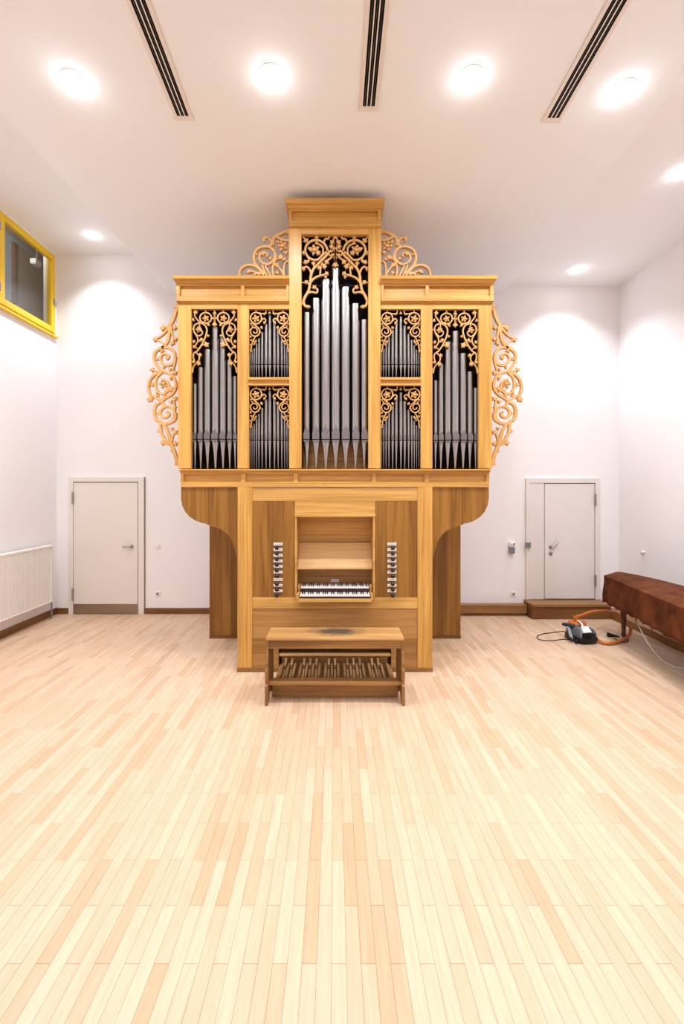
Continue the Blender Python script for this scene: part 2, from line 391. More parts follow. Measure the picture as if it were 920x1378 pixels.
MB().lathe([(0, 0), (.014, 0), (.012, -.008), (0, -.008)], (X(711.8, YB-.075), YB-.0755, Z(733.6, YB-.075)), 14, 'y').build('lens', M['socket'], o, True)
yw = F*(XR)/(866.5-CX)
hz = Z(744, yw)
o = thing('wall_hook', 'small cream knob with a dark hook on the right wall above the brown cover', 'hook', (XR, yw, hz))
MB().lathe([(0, -.045), (.016, -.043), (.022, -.03), (.016, -.012), (.02, 0)], (XR-.001, yw, hz+.012), 14, 'x').build('knob', M['rad'], o, True)
MB().tube([(XR-.002, yw, hz-.02), (XR-.035, yw, hz-.022), (XR-.045, yw, hz-.005)], .006, 8).build('peg', M['steel'], o, True)

# ---------------------------------------------------------------- window in the left wall
w = bpy.data.objects.new('window_1', None); C.objects.link(w); wo = (XL, 6.24, WZ0); w.location = wo; w['_o'] = wo
struct(w, 'yellow framed window high in the left wall', 'window')
def ringyz(y0, y1, z0, z1, t, xa, xb, tb=None):
    m = MB(); tb = tb or t
    m.box(xa, xb, y0, y0+t, z0, z1); m.box(xa, xb, y1-t, y1, z0, z1)
    m.box(xa, xb, y0+t, y1-t, z0, z0+tb); m.box(xa, xb, y0+t, y1-t, z1-t, z1); return m
ringyz(WY0, WY1, WZ0, WZ1, .035, XL-.10, XL+.006).build('window_frame', M['yellow'], w, bevel=.003)
sy0 = 5.775
MB().box(XL-.10, XL+.006, 5.665, 5.70, WZ0+.035, WZ1-.035).build('window_mullion', M['yellow'], w, bevel=.003)
sash = ringyz(sy0-.06, WY1-.012, WZ0+.045, WZ1-.015, .085, XL-.045, XL+.022).build('window_sash', M['yellow'], w, bevel=.006)
MB().box(XL-.012, XL-.006, sy0+.02, WY1-.09, WZ0+.12, WZ1-.09).build('window_pane', M['glass'], w)
MB().box(XL-.10, XL+.05, WY0, WY1+.02, WZ0-.02, WZ0+.012).build('window_sill', M['yellow'], w, bevel=.004)
for zz in (4.45, 5.22):
    MB().lathe([(.012, -.05), (.012, .05)], (XL+.028, sy0-.068, zz), 10).build('hinge', M['steel'], w, True)
hd = MB(); hd.box(XL+.022, XL+.03, 6.79, 6.82, 4.66, 4.76); hd.tube([(XL+.03, 6.805, 4.71), (XL+.055, 6.805, 4.71), (XL+.055, 6.805, 4.63)], .008, 8, 0)
hd.build('handle', M['steel'], w, True)
# the room behind the window
rb = MB(); rb.box(XL-1.3, XL-1.25, 4.2, 9.8, 3.9, 6.2)
struct(rb.build('wall_beyond_window', M['concrete']))
rb = MB(); rb.box(XL-1.3, XL-.16, 9.75, 9.8, 3.9, 6.2); rb.box(XL-1.3, XL-.16, 4.2, 4.25, 3.9, 6.2); rb.box(XL-1.3, XL-.16, 4.2, 9.8, 3.85, 3.9); rb.box(XL-1.3, XL-.16, 4.2, 9.8, 6.2, 6.25); rb.box(XL-.21, XL-.16, 6.95, 9.8, 3.9, 6.2)
struct(rb.build('trim_2', M['tan']))
bd = thing('notice_board', 'tan wall board seen through the yellow window', 'board', (XL-1.24, 8.6, 4.0))
MB().box(XL-1.249, XL-1.21, 7.78, 9.74, 3.9, 6.1).build('board', M['tan'], bd)
MB().box(XL-1.249, XL-1.19, 7.70, 7.78, 3.9, 6.1).build('edge_post', M['base_y'], bd)

wlp = thing('wall_lamp', 'small white box lamp seen through the yellow window', 'lamp', (XL-.8, 7.6, 5.6))
MB().box(XL-.82, XL-.72, 7.52, 7.68, 5.66, 5.74).build('shade', M['white'], wlp, bevel=.01)
MB().box(XL-.81, XL-.73, 7.53, 7.67, 5.65, 5.659).build('diffuser', M['rad'], wlp)
MB().tube([(XL-.77, 7.62, 5.741), (XL-.77, 7.62, 6.199)], .012, 8, 0).build('rod', M['steel'], wlp)

# ---------------------------------------------------------------- radiator
RX0, RX1 = XL+.035, XL+.125
ry0, ry1, rz0, rz1 = 4.75, 6.62, .255, 1.085
rad = thing('radiator', 'long white ribbed panel radiator on the left wall', 'radiator', (XL+.08, 5.7, rz0))
pr = []
n = int((ry1-ry0-.04)/.0333)
for i in range(n):
    y = ry0+.02+i*.0333
    pr += [(y, RX1), (y+.0185, RX1), (y+.0215, RX1-.022), (y+.030, RX1-.022)]
pr += [(ry1-.02, RX1)]
pan = MB(); vs = [(x, y, z) for z in (rz0+.02, rz1-.03) for (y, x) in pr]; k = len(pr)
pan.add(vs, [(i, i+1, k+i+1, k+i) for i in range(k-1)])
pan.box(RX1-.036, RX1-.026, ry0+.01, ry1-.01, rz0+.01, rz1-.02)
pan.build('ribbed_panel', M['rad'], rad)
MB().box(RX0, RX1+.004, ry0, ry1, rz1-.03, rz1).build('top_grille', M['rad'], rad, bevel=.006)
MB().box(RX1-.03, RX1+.004, ry0, ry1, rz0, rz0+.022).build('bottom_rail', M['rad'], rad, bevel=.005)
for y in (ry0, ry1-.012): MB().box(RX0, RX1+.002, y, y+.012, rz0, rz1-.031).build('side_cover', M['rad'], rad)
MB().tube([(RX0+.05, ry1+.03, .30), (RX0+.05, ry1+.03, .0)], .011, 10, 0).build('pipe', M['silver'], rad, True)
v = MB(); v.lathe([(.02, -.06), (.024, -.02), (.02, .05), (.012, .06)], (RX0+.05, ry1+.03, .31), 14)
v.tube([(RX0+.05, ry1-.002, .30), (RX0+.05, ry1+.03, .30)], .012, 10, 0); v.build('valve', M['steel'], rad, True)
for y in (ry0+.3, ry1-.3): MB().box(XL+.001, RX0, y, y+.03, .5, .9).build('bracket', M['rad'], rad)

# ---------------------------------------------------------------- ceiling vents and lights
def vent(xc, y1, label):
    y0 = .6
    o = thing('ceiling_vent', label, 'vent', (xc, y1, PZ(y1)), 'slot vents in the cream ceiling')
    def slab(xa, xb, ya, yb, za, zb):
        return [(x, y, PZ(y)+z) for z in (za, zb) for (x, y) in ((xa, ya), (xb, ya), (xb, yb), (xa, yb))]
    fs = [(0, 3, 2, 1), (4, 5, 6, 7), (0, 1, 5, 4), (1, 2, 6, 5), (2, 3, 7, 6), (3, 0, 4, 7)]
    MB().add(slab(xc-.062, xc+.062, y0, y1+.01, -.004, -.001), fs).build('backing', M['black'], o)
    m = MB()
    for a, b in ((-.076, -.048), (-.0205, -.0125), (.0125, .0205), (.048, .076)):
        m.add(slab(xc+a, xc+b, y0, y1, -.009, -.0045), fs)
    m.add(slab(xc-.08, xc+.08, y1, y1+.045, -.009, -.0045), fs)
    m.build('frame', M['grille'], o)
    for a in (-.034, 0, .034):
        q = MB(); q.add(slab(xc+a-.0006, xc+a+.0006, y0, y1, -.0055, -.0045), fs); q.build('vane', M['socket'], o)
vent(-1.25, 3.74, 'black triple-slot ceiling vent, leftmost of the three, right of the leftmost light')
vent(.275, 3.65, 'black triple-slot ceiling vent, the middle one, above the organ tower')
vent(1.81, 3.76, 'black triple-slot ceiling vent, rightmost of the three, left of the rightmost row light')

def lamp_data(name, power, col, blend=.6, size=150):
    l = bpy.data.lights.new(name, 'SPOT'); l.energy = power; l.color = col; l.spot_size = math.radians(size); l.spot_blend = blend
    l.shadow_soft_size = .07; return l
WARM = (.885, .945, 1); COOL = (.89, .935, 1)
LP = lamp_data('downlight_beam', 92, WARM, .8, 165)
LN = lamp_data('room_downlight_beam', 29, WARM, .8, 165)
LG = bpy.data.lights.new('downlight_glow', 'POINT'); LG.energy = .6; LG.color = WARM; LG.shadow_soft_size = .03
LS = lamp_data('side_downlight_beam', 95, COOL, .85, 118)
LSG = bpy.data.lights.new('side_downlight_glow', 'POINT'); LSG.energy = .35; LSG.color = COOL; LSG.shadow_soft_size = .03
def put_light(data, loc, par=None):
    o = bpy.data.objects.new(data.name, data); C.objects.link(o)
    if par is not None: o.parent = par; o.location = Vector(loc)-Vector(par['_o'])
    else: o.location = loc
    return o
def downlight(x, y, z, r, label, beam, glow, group):
    o = thing('ceiling_downlight', label, 'ceiling light', (x, y, z), group)
    MB().lathe([(r*.5, -.0022), (r+.010, -.0022), (r+.012, -.0005), (r*.5, -.0005)], (x, y, z), 28).build('trim_ring', M['white'], o, True)
    MB().lathe([(0, -.012), (r*.6, -.011), (r*.93, -.007), (r*.99, -.0025), (0, -.0025)], (x, y, z), 28, cap=False).build('lens', M['lamp'], o, True)
    put_light(beam, (x, y, z-.03), o); put_light(glow, (x, y, z-.085 if r > .07 else z-.06), o)
G1 = 'round lights in the cream ceiling'
for px, py, lab in ((100, 108, 'round glowing ceiling light, leftmost of the row across the cream ceiling'),
                    (365, 101, 'round glowing ceiling light above the organ, between the left and middle vents'),
                    (633, 103, 'round glowing ceiling light between the middle and right vents'),
                    (838, 120, 'round glowing ceiling light, right of the rightmost vent')):
    y = 3.45
    for _ in range(6): y = F*(PZ(y)-H)/(CY-py)
    downlight(X(px, y), y, PZ(y), .085, lab, LP, LG, G1)
G2 = 'small lights in the side ceilings'
yl = F*(ZLC-H)/(CY-317); downlight(X(124, yl), yl, ZLC, .05, 'small downlight in the left side ceiling near the yellow window', LS, LSG, G2)
yr = F*(ZRC-H)/(CY-363); downlight(X(778, yr), yr, ZRC, .05, 'small downlight in the right side ceiling, farthest from the viewer', LS, LSG, G2)
y2 = F*(ZRC-H)/(CY-232); downlight(X(916, y2), y2, ZRC, .05, 'small downlight in the right side ceiling at the frame edge', LS, LSG, G2)
put_light(LS, (-3.4, 4.4, ZLC-.03)); put_light(LS, (-3.4, 2.4, ZLC-.03)); put_light(LS, (3.4, 2.4, ZRC-.03))
for y in (1.5, -.4, -2.2):
    for x in (-2.0, -.5, 1.0, 2.3): put_light(LN, (x, y, PZ(y)-.03))
lb = bpy.data.lights.new('corridor_fill', 'POINT'); lb.energy = 16; lb.color = (1, .97, .93); lb.shadow_soft_size = .1  # unseen fill light added to brighten the space beyond the window
put_light(lb, (XL-.7, 6.6, 5.7))

# ================================================================ PIPE ORGAN
organ = thing('pipe_organ', 'tall oak pipe organ with carved scrollwork, silver pipes and two keyboards', 'organ', (0, 5.2, 0))
MC = 450.5
def mir(px): return 2*MC-px
def both(a, b): return ((a, b), (mir(b), mir(a)))
YI = 5.75                      # back of the upper case
# ---- upper case shell
zb_, zs, ztw = Z(636), Z(376), Z(272)
sh = MB()
sh.box(X(240), X(240)+.03, YF+.045, YI, zb_, zs); sh.box(X(661)-.03, X(661), YF+.045, YI, zb_, zs)
sh.box(X(240), X(388), YF+.045, YI, zs-.03, zs); sh.box(X(513), X(661), YF+.045, YI, zs-.03, zs)
sh.box(X(390), X(390)+.03, YF+.045, YI, zs, ztw); sh.box(X(511)-.03, X(511), YF+.045, YI, zs, ztw)
sh.box(X(390), X(511), YF+.045, YI, ztw-.03, ztw)
sh.box(X(243), X(658), YF+.045, YI, Z(655), Z(655)+.03)
sh.build('case_shell', M['oak_v'], organ)
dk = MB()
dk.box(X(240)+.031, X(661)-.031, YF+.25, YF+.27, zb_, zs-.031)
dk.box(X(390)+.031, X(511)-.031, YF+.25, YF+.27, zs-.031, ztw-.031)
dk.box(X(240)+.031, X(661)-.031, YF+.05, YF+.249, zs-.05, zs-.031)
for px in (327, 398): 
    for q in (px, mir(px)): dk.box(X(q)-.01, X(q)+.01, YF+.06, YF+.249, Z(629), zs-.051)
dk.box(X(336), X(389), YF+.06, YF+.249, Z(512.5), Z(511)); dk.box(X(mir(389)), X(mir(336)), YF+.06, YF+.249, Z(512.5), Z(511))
dk.build('interior_shade', M['dark'], organ)  # dark boards carry the shade behind the pipes in their colour
wb = MB(); wb.box(X(406), X(495), YF+.20, YF+.22, Z(625), Z(596)+.05)
wb.box(X(406), X(495), YF+.17, YF+.19, Z(635), Z(624.5))
wb.build('rack_board', M['panel_h'], organ)
# ---- front frame posts and rails
for a, b in both(239.3, 257.1)+both(319.3, 334.8):
    MB().pbox(a, b, 407.5, 630.5, YF, YF+.045).build('post', M['oak_v'], organ, bevel=.003)
for a, b in both(389, 405.5):
    MB().pbox(a, b, 306, 630.5, YF-.02, YF+.045).build('tower_post', M['oak_v'], organ, bevel=.003)
for a, b in both(257.1, 319.3)+both(334.8, 389.5):
    MB().pbox(a, b, 407.5, 415.8, YF, YF+.045).build('rail', M['oak_h'], organ, bevel=.002)
MB().pbox(405.5, mir(405.5), 306, 315.2, YF-.02, YF+.04).build('rail', M['oak_h'], organ, bevel=.002)
for a, b in both(334.8, 389.2):
    m = MB(); m.pbox(a, b, 511, 516.2, YF+.005, YF+.045)
    m.build('rail', M['oak_h'], organ, bevel=.002)
    m = MB(); m.pbox(a-1.2, b+.2, 507.5, 511, YF-.022, YF+.06); m.pbox(a-1.2, b+.2, 516.2, 518.6, YF-.018, YF+.03)
    m.build('small_moulding', M['oak_h'], organ, bevel=.003)
# inner reveals of openings (dark-edged rebates)
# ---- cornices: stepped profile extruded along x with returns
def cornice(a, b, rows, name, depth_back):
    """rows: (py_top, py_bottom, widen px, forward m)"""
    m = MB()
    for (p0, p1, wd0, f0, wd1, f1) in rows:
        y0 = YF-f0; y1 = YF-f1
        A0, B0, A1, B1, z0_, z1_ = X(a-wd0, y0), X(b+wd0, y0), X(a-wd1, y1), X(b+wd1, y1), Z(p0, y0), Z(p1, y1)
        vs = [(A0, y0, z0_), (B0, y0, z0_), (B0, depth_back, z0_), (A0, depth_back, z0_),
              (A1, y1, z1_), (B1, y1, z1_), (B1, depth_back, z1_), (A1, depth_back, z1_)]
        m.add(vs, [(0, 1, 2, 3), (7, 6, 5, 4), (0, 4, 5, 1), (1, 5, 6, 2), (2, 6, 7, 3), (3, 7, 4, 0)])
    return m
def frieze(a, b, p0, p1, panels, yf, yb):
    m = MB(); m.pbox(a, b, p0, p1, yf+.03, yb)          # recessed field
    t = m
    xs = [a]+[q for pr in panels for q in pr]+[b]
    tp, bt = panels_y
    for i in range(0, len(xs), 2): t.pbox(xs[i], xs[i+1], p0, p1, yf, yf+.0299)
    for (u, w_) in panels: t.pbox(u, w_, p0, tp, yf, yf+.0299); t.pbox(u, w_, bt, p1, yf, yf+.0299)
    return t
# side cornices: profile values are pixel heights at the face plane
for (a, b, pnl) in ((239, 388.5, [(241.5, 324), (328.5, 385)]), (mir(388.5), mir(239), [(mir(385), mir(328.5)), (mir(324), mir(241.5))])):
    inner_left = a > 450
    def widen(m_rows): return m_rows
    rows = [(370.6, 374.8, 7.4, .085, 7, .08), (374.8, 376.4, 6.8, .078, 5, .058), (376.4, 380.4, 4.4, .05, 3, .035), (380.4, 381.6, 2.6, .03, 2.6, .024)]
    m = MB()
    for (p0, p1, w0, f0, w1, f1) in rows:
        aw0, bw0 = (a-w0, b) if not inner_left else (a, b+w0)
        aw1, bw1 = (a-w1, b) if not inner_left else (a, b+w1)
        u0, u1 = YF-f0, YF-f1; A0, B0, A1, B1, z0_, z1_ = X(aw0, u0), X(bw0, u0), X(aw1, u1), X(bw1, u1), Z(p0, u0), Z(p1, u1)
        m.add([(A0, u0, z0_), (B0, u0, z0_), (B0, YI, z0_), (A0, YI, z0_), (A1, u1, z1_), (B1, u1, z1_), (B1, YI, z1_), (A1, YI, z1_)],
              [(0, 1, 2, 3), (7, 6, 5, 4), (0, 4, 5, 1), (1, 5, 6, 2), (2, 6, 7, 3), (3, 7, 4, 0)])
    m.build('side_cornice', M['oak_h'], organ)
    panels_y = (384.5, 398)
    frieze(a-2, b if not inner_left else b+2, 381.5, 402.5, pnl, YF-.02, YF+.03).build('frieze', M['oak_h'], organ) if not inner_left else \
        frieze(a, b+2, 381.5, 402.5, pnl, YF-.02, YF+.03).build('frieze', M['oak_h'], organ)
    m = MB(); e0, e1 = (a-2.6, b) if not inner_left else (a, b+2.6)
    m.pbox(e0, e1, 402.5, 405, YF-.035, YF+.03); e0, e1 = (a-1, b) if not inner_left else (a, b+1)
    m.pbox(e0, e1, 405, 407.5, YF-.018, YF+.03); m.build('lower_moulding', M['oak_h'], organ, bevel=.003)
# tower cornice
a, b = 389, mir(389)
cornice(a, b, [(266.6, 273.2, 5.8, .095, 5.2, .09), (273.2, 275.6, 5, .087, 3.2, .07), (275.6, 279.8, 2.8, .062, 1.0, .045), (279.8, 281, .6, .04, .6, .036)], 'tower_cornice', YI).build('tower_cornice', M['oak_h'], organ)
panels_y = (284, 296.5)
frieze(a-.3, b+.3, 281, 301, [(392.5, mir(392.5))], YF-.032, YF+.03).build('frieze', M['oak_h'], organ)
m = MB(); m.pbox(a-1, b+1, 301, 303.8, YF-.05, YF+.03); m.pbox(a-.5, b+.5, 303.8, 306, YF-.035, YF+.03); m.build('lower_moulding', M['oak_h'], organ, bevel=.003)
# ledge below the pipes and panelled belt
m = MB(); m.pbox(240.5, mir(240.5), 631.2, 633.6, YF-.04, YI); m.pbox(242.5, mir(242.5), 633.6, 636.3, YF-.018, YI)
m.build('ledge', M['oak_h'], organ, bevel=.004)
m = MB(); m.pbox(243, mir(243), 637, 655.3, YF+.03, YF+.045)
pan = [(247, 324), (330, 395), (400.5, mir(400.5)), (mir(395), mir(330)), (mir(324), mir(247))]
xs = [243]+[q for p_ in pan for q in p_]+[mir(243)]
for i in range(0, len(xs), 2): m.pbox(xs[i], xs[i+1], 636.3, 655.3, YF, YF+.0299)
for u, w_ in pan: m.pbox(u, w_, 636.3, 638.2, YF, YF+.0299); m.pbox(u, w_, 648.2, 655.3, YF, YF+.0299)
m.build('belt', M['oak_h'], organ)

# ---- curved bracket panels under the overhang
bp = [(243.5, 655.5), (319.4, 655.5), (319.4, 747.5), (317.2, 747), (317, 743.5), (315.8, 743), (314.5, 735), (311, 726), (305, 717.8), (297, 712), (289, 709.3), (282, 708.2),
      (281.5, 706.6), (278.5, 706.2), (278, 705), (271, 703.7), (263, 700.6), (255, 695.5), (249, 688.5), (245, 680), (243.5, 671)]
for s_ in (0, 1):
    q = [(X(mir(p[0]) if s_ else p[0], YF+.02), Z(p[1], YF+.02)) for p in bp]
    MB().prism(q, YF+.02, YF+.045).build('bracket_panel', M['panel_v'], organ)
    # side skin following the curve back along the case
# ---- lower body
for a, b in both(319.4, 339.3):
    m = MB(); m.pbox(a, b-7.5, 655.3, 899, YF, YF+.05); m.pbox(b-7.5, b, 655.3, 899, YF+.002, YF+.05) if a < 450 else None
    if a > 450: m = MB(); m.pbox(a+7.5, b, 655.3, 899, YF, YF+.05); m.pbox(a, a+7.5, 655.3, 899, YF+.002, YF+.05)
    m.build('body_post', M['oak_v'], organ, bevel=.0025)
YR = 5.76
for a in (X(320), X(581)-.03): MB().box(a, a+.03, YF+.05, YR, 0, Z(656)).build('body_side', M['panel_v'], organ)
for a, b in both(318.7, 375): MB().pbox(a, b, 899, 904, YF-.008, YF+.05).build('plinth', M['bench'], organ)
# upper front board with niche opening
m = MB(); m.pbox(339.3, mir(339.3), 656.5, 674, YF+.012, YF+.04); m.pbox(396.6, mir(396.6), 674, 694, YF+.012, YF+.04)
m.build('front_board', M['oak_low_h'], organ)
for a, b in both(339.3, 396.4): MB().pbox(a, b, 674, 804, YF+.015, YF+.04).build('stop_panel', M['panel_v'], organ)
m = MB(); m.pbox(339.3, mir(339.3), 804, 819, YF+.008, YF+.04); m.build('cross_rail', M['oak_low_h'], organ, bevel=.002)
m = MB(); m.pbox(339.3, mir(339.3), 819.3, 873, YF+.014, YF+.04); m.pbox(339.3, 374.8, 873, 899, YF+.014, YF+.04); m.pbox(mir(374.8), mir(339.3), 873, 899, YF+.014, YF+.04)
m.build('lower_panel', M['panel_h'], organ)
m = MB(); m.pbox(372, mir(372), 866, 904, YF+.16, YF+.17); m.build('toe_recess_board', M['panel_h'], organ)
m = MB(); m.box(X(375), X(mir(375)), YF+.02, YF+.10, Z(884.2), Z(881)); m.build('toe_rail', M['shelf'], organ, bevel=.003)
# niche
nx0, nx1 = 399.2, mir(399.2)
YN2 = 5.02
m = MB(); m.box(X(nx0)-.02, X(nx0), YF+.015, YN2, Z(806), Z(694)); m.box(X(nx1), X(nx1)+.02, YF+.015, YN2, Z(806), Z(694))
m.box(X(nx0)-.02, X(nx1)+.02, YF+.015, YN2, Z(695.5), Z(694)); m.box(X(nx0)-.02, X(nx1)+.02, YN2, YN2+.02, Z(806), Z(694))
m.build('console_niche', M['oak_low_h'], organ)
m = MB(); m.pbox(396, mir(396), 692.3, 695.6, YF-.018, YF+.02); m.pbox(396.6, nx0, 695.6, 804, YF-.004, YF+.015); m.pbox(nx1, mir(396.6), 695.6, 804, YF-.004, YF+.015)
m.build('niche_frame', M['oak_low_h'], organ, bevel=.003)
yd0, yd1 = 4.80, 4.97
q = [(yd0, Z(765.5, yd0)), (yd0+.02, Z(765.5, yd0)-.004), (yd1+.02, Z(730.5, yd1)), (yd1, Z(730.5, yd1))]
m = MB(); m.prism(q, X(nx0)+.003, X(nx1)-.003, 'x'); m.build('music_desk', M['shelf'], organ)
MB().pbox(nx0+.6, nx1-.6, 764.6, 766.3, yd0-.03, yd0+.012).build('desk_ledge', M['shelf'], organ, bevel=.003)
m = MB(); m.pbox(nx0, nx1, 766, 775.5, 4.955, 4.97); m.pbox(nx0, nx1, 775.5, 776.3, 4.945, 4.97); m.pbox(nx0, nx1, 776.3, 788, 4.95, 4.97)
m.build('name_board', M['panel_h'], organ)
m = MB(); pp = MB(); pp.pbox(445.3, 456, 779.4, 783, 4.945, 4.9495); npl = pp.build('name_plate', M['label'], organ)
m = MB()
for i, (u, w_) in enumerate(((446.6, 448.2), (448.7, 449.6), (450.2, 451.8), (452.4, 454.6))): m.pbox(u, w_, 780.6, 781.8, 4.9445, 4.9449)
m.build('lettering', M['ink'], npl)
# keyboards
NAT = 33
def keyboard(z, yf, yb, name):
    half = .358; pitch = 2*half/NAT; xc = X(450.4, yf)
    bed = MB(); bed.box(xc-half-.004, xc+half+.004, yf+.012, yb+.10, z-.05, z-.014)
    kb_ = bed.build(name, M['redkey'], organ)
    wm = None; note = 0
    hasb = [1, 1, 0, 1, 1, 1, 0]
    for i in range(NAT):
        x0 = xc-half+i*pitch
        mm = MB(); mm.box(x0+.0006, x0+pitch-.0006, yf, yb, z-.013, z)
        k_ = mm.build('white_key', M['ivory'], kb_)
        if hasb[i % 7] and i < NAT-1:
            q = MB(); xb = x0+pitch
            q.add([(xb-.0058, yf+.048, z), (xb+.0058, yf+.048, z), (xb+.0058, yb, z), (xb-.0058, yb, z),
                   (xb-.0048, yf+.053, z+.012), (xb+.0048, yf+.053, z+.012), (xb+.0048, yb, z+.012), (xb-.0048, yb, z+.012)],
                  [(0, 3, 2, 1), (4, 5, 6, 7), (0, 1, 5, 4), (1, 2, 6, 5), (2, 3, 7, 6), (3, 0, 4, 7)])
            q.build('black_key', M['ebony'], kb_)
    return kb_
keyboard(.812, 4.622, 4.765, 'keyboard')
keyboard(.868, 4.745, 4.93, 'keyboard')
m = MB(); m.box(X(401, 4.62), X(500, 4.62), 4.612, 4.95, .742, .762); m.box(X(402, 4.62), X(499, 4.62), 4.606, 4.622, .745, .778)
m.build('key_bed', M['oak_low_h'], organ, bevel=.003)
MB().box(X(403.8, 4.76), X(497.2, 4.76), 4.768, 4.785, .8125, .84).build('key_slip', M['oak_low_h'], organ)
for s_ in (-1, 1):
    x0 = X(450.4, 4.62)+s_*.365
    MB().box(x0, x0+s_*.026, 4.622, 4.80, .763, .822).build('key_cheek', M['oak_low_h'], organ, bevel=.005)
    x0 = X(450.4, 4.74)+s_*.365
    MB().box(x0, x0+s_*.024, 4.745, 4.94, .823, .882).build('key_cheek', M['oak_low_h'], organ, bevel=.005)
# stop knobs and plates
PYS = [732.2, 739.8, 747.5, 755, 762.2, 770, 780, 787.7, 795.3]
KYS = [736.9, 744.5, 752.1, 759.7, 767.3, 775.2, 785.6, 793.1, 801]
for side, (pa, pb_, kx) in enumerate(((368, 380, 372.4), (521.2, 533.2, 528.2))):
    for py, ky in zip(PYS, KYS):
        o = MB().pbox(pa, pb_, py-1.85, py+1.7, YF+.009, YF+.0145).build('stop_label', M['label'], organ)
        mm = MB(); xx = pa+random.uniform(1.5, 3)
        while xx < pb_-2: 
            l_ = random.uniform(.8, 2); mm.pbox(xx, min(xx+l_, pb_-1), py-.5, py+.35, YF+.0083, YF+.0088); xx += l_+.5
        mm.build('lettering', M['ink'], o)
        yk = YF-.035; xk, zk = X(kx, yk), Z(ky, yk)
        mm = MB(); mm.lathe([(.007, .05), (.007, .012), (.010, .008), (.0170, 0), (.0220, -.009), (.0205, -.019), (.013, -.027), (0.001, -.029)], (xk, yk, zk), 18, 'y')
        mm.build('stop_knob', M['knob'], organ, True)
# rear cabinet behind the body, wider than it
for s_ in (0, 1):
    a_, b_ = (-1.588, X(320)+.04) if not s_ else (X(581)-.04, 1.60)
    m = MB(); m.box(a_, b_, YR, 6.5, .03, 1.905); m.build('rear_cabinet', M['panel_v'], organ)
    MB().box(a_-.003, b_+.003, YR-.008, 6.5, 0, .035).build('plinth', M['base'], organ)

# ---- pipes
def pipe(px, w, ptop, pmouth, pfoot, lip_h, big, yp=YF+.085):
    r = w/2*yp/F*1.07; x, zt, zm, zf = X(px, yp), Z(ptop, yp), Z(pmouth, yp), Z(pfoot, yp)-.004
    n = 28 if big else 14
    b = MB(); b.lathe([(r, zm+.004), (r, zt), (r*.9, zt), (r*.9, zt-.05)], (x, yp, 0), n, cap=False)
    o = b.build('pipe', M['tin'], organ, True)
    ft = MB(); ft.lathe([(r*.20, zf), (r*.25, zf+.01), (r*.62, (zf+zm)/2+.02), (r*.96, zm-.035 if big else zm-.02), (r, zm-.010), (r, zm-.003), (0.001, zm-.003)], (x, yp, 0), n)
    ft.build('pipe_foot', M['tin'], o, True)
    # flattened mouth: upper lip plate with a pointed top, dark slit, lower lip
    lw = r*.86; yl = yp-r*.99
    if big:
        zt_ = zm+lip_h*yp/F
        u = MB(); ax = lw
        pts = [(x-ax, zm+.005), (x+ax, zm+.005), (x+ax, zt_*.42+(zm)*.58+.01), (x, zt_), (x-ax, zt_*.42+(zm)*.58+.01)]
        u.prism(pts, yl-.004, yl+r*.5); u.build('upper_lip', M['tin_lip_dark'], o)
        u = MB(); u.prism([(x-ax, zm-.004), (x+ax, zm-.004), (x+ax*.9, zm-.016), (x, zm-.040), (x-ax*.9, zm-.016)], yl-.004, yl+r*.5); u.build('lower_lip', M['tin_lip_dark'], o)
        MB().box(x-lw, x+lw, yl-.0045, yl+.01, zm-.0035, zm+.0045).build('mouth', M['black'], o)
    else:
        MB().box(x-lw*.9, x+lw*.9, yl-.002, yl+r*.4, zm-.003, zm+.002).build('mouth', M['black'], o)
        zt_ = zm+lip_h*yp/F
        MB().prism([(x-lw*.7, zm+.003), (x+lw*.7, zm+.003), (x+lw*.5, zm+.5*(zt_-zm)), (x, zt_), (x-lw*.5, zm+.5*(zt_-zm))], yl-.002, yl+r*.4).build('upper_lip', M['tin_lip_dark'], o)
# tower pipes
for (a, b, tp) in ((408.1, 416.8, 421.8), (419.9, 430, 403), (432.3, 443.9, 377.7), (445.8, 457.1, 362.9), (459.3, 470.6, 388.3), (473.2, 483.4, 410.2), (485.7, 494.8, 431.4)):
    pipe((a+b)/2, b-a, tp, 592.2, 630, 14+(b-a)*.5, True)
left = ((259.5, 265.0, 517), (266.6, 273.5, 495.2), (275.1, 283.4, 471), (285.2, 294.6, 441.4), (296.0, 304.2, 455.5), (305.9, 312.6, 484.9), (313.9, 319.2, 507))
for s_ in (0, 1):
    for (a, b, tp) in left:
        c = (a+b)/2
        if s_: c = mir(c)+1.0; tp += 5.5
        pipe(c, b-a, tp, 591.8 if not s_ else 592.8, 630, 9+(b-a)*.5, True)
sm = ((95.5, 8, 430), (109, 9, 408), (125, 12, 395), (143, 14, 360), (162, 16, 320), (187, 19, 275), (217, 23, 210), (247, 24, 143), (283, 23, 178), (311, 20, 245), (340, 18, 298), (362, 14, 343), (380, 12, 385), (395, 9, 412))
for s_ in (0, 1):
    for low in (0, 1):
        for (zx, zw, ztp) in sm:
            c = 320+zx*.1742; w_ = max(zw*.1742*1.06, 1.5)
            tp = 400+ztp*.1742 + (0 if not low else 101.5)
            if s_: c = mir(c)+1.2; tp += 2.2
            pipe(c, w_, tp, 490.8 if not low else 592.6, 507.6 if not low else 630, 6+w_, False, YF+.075)

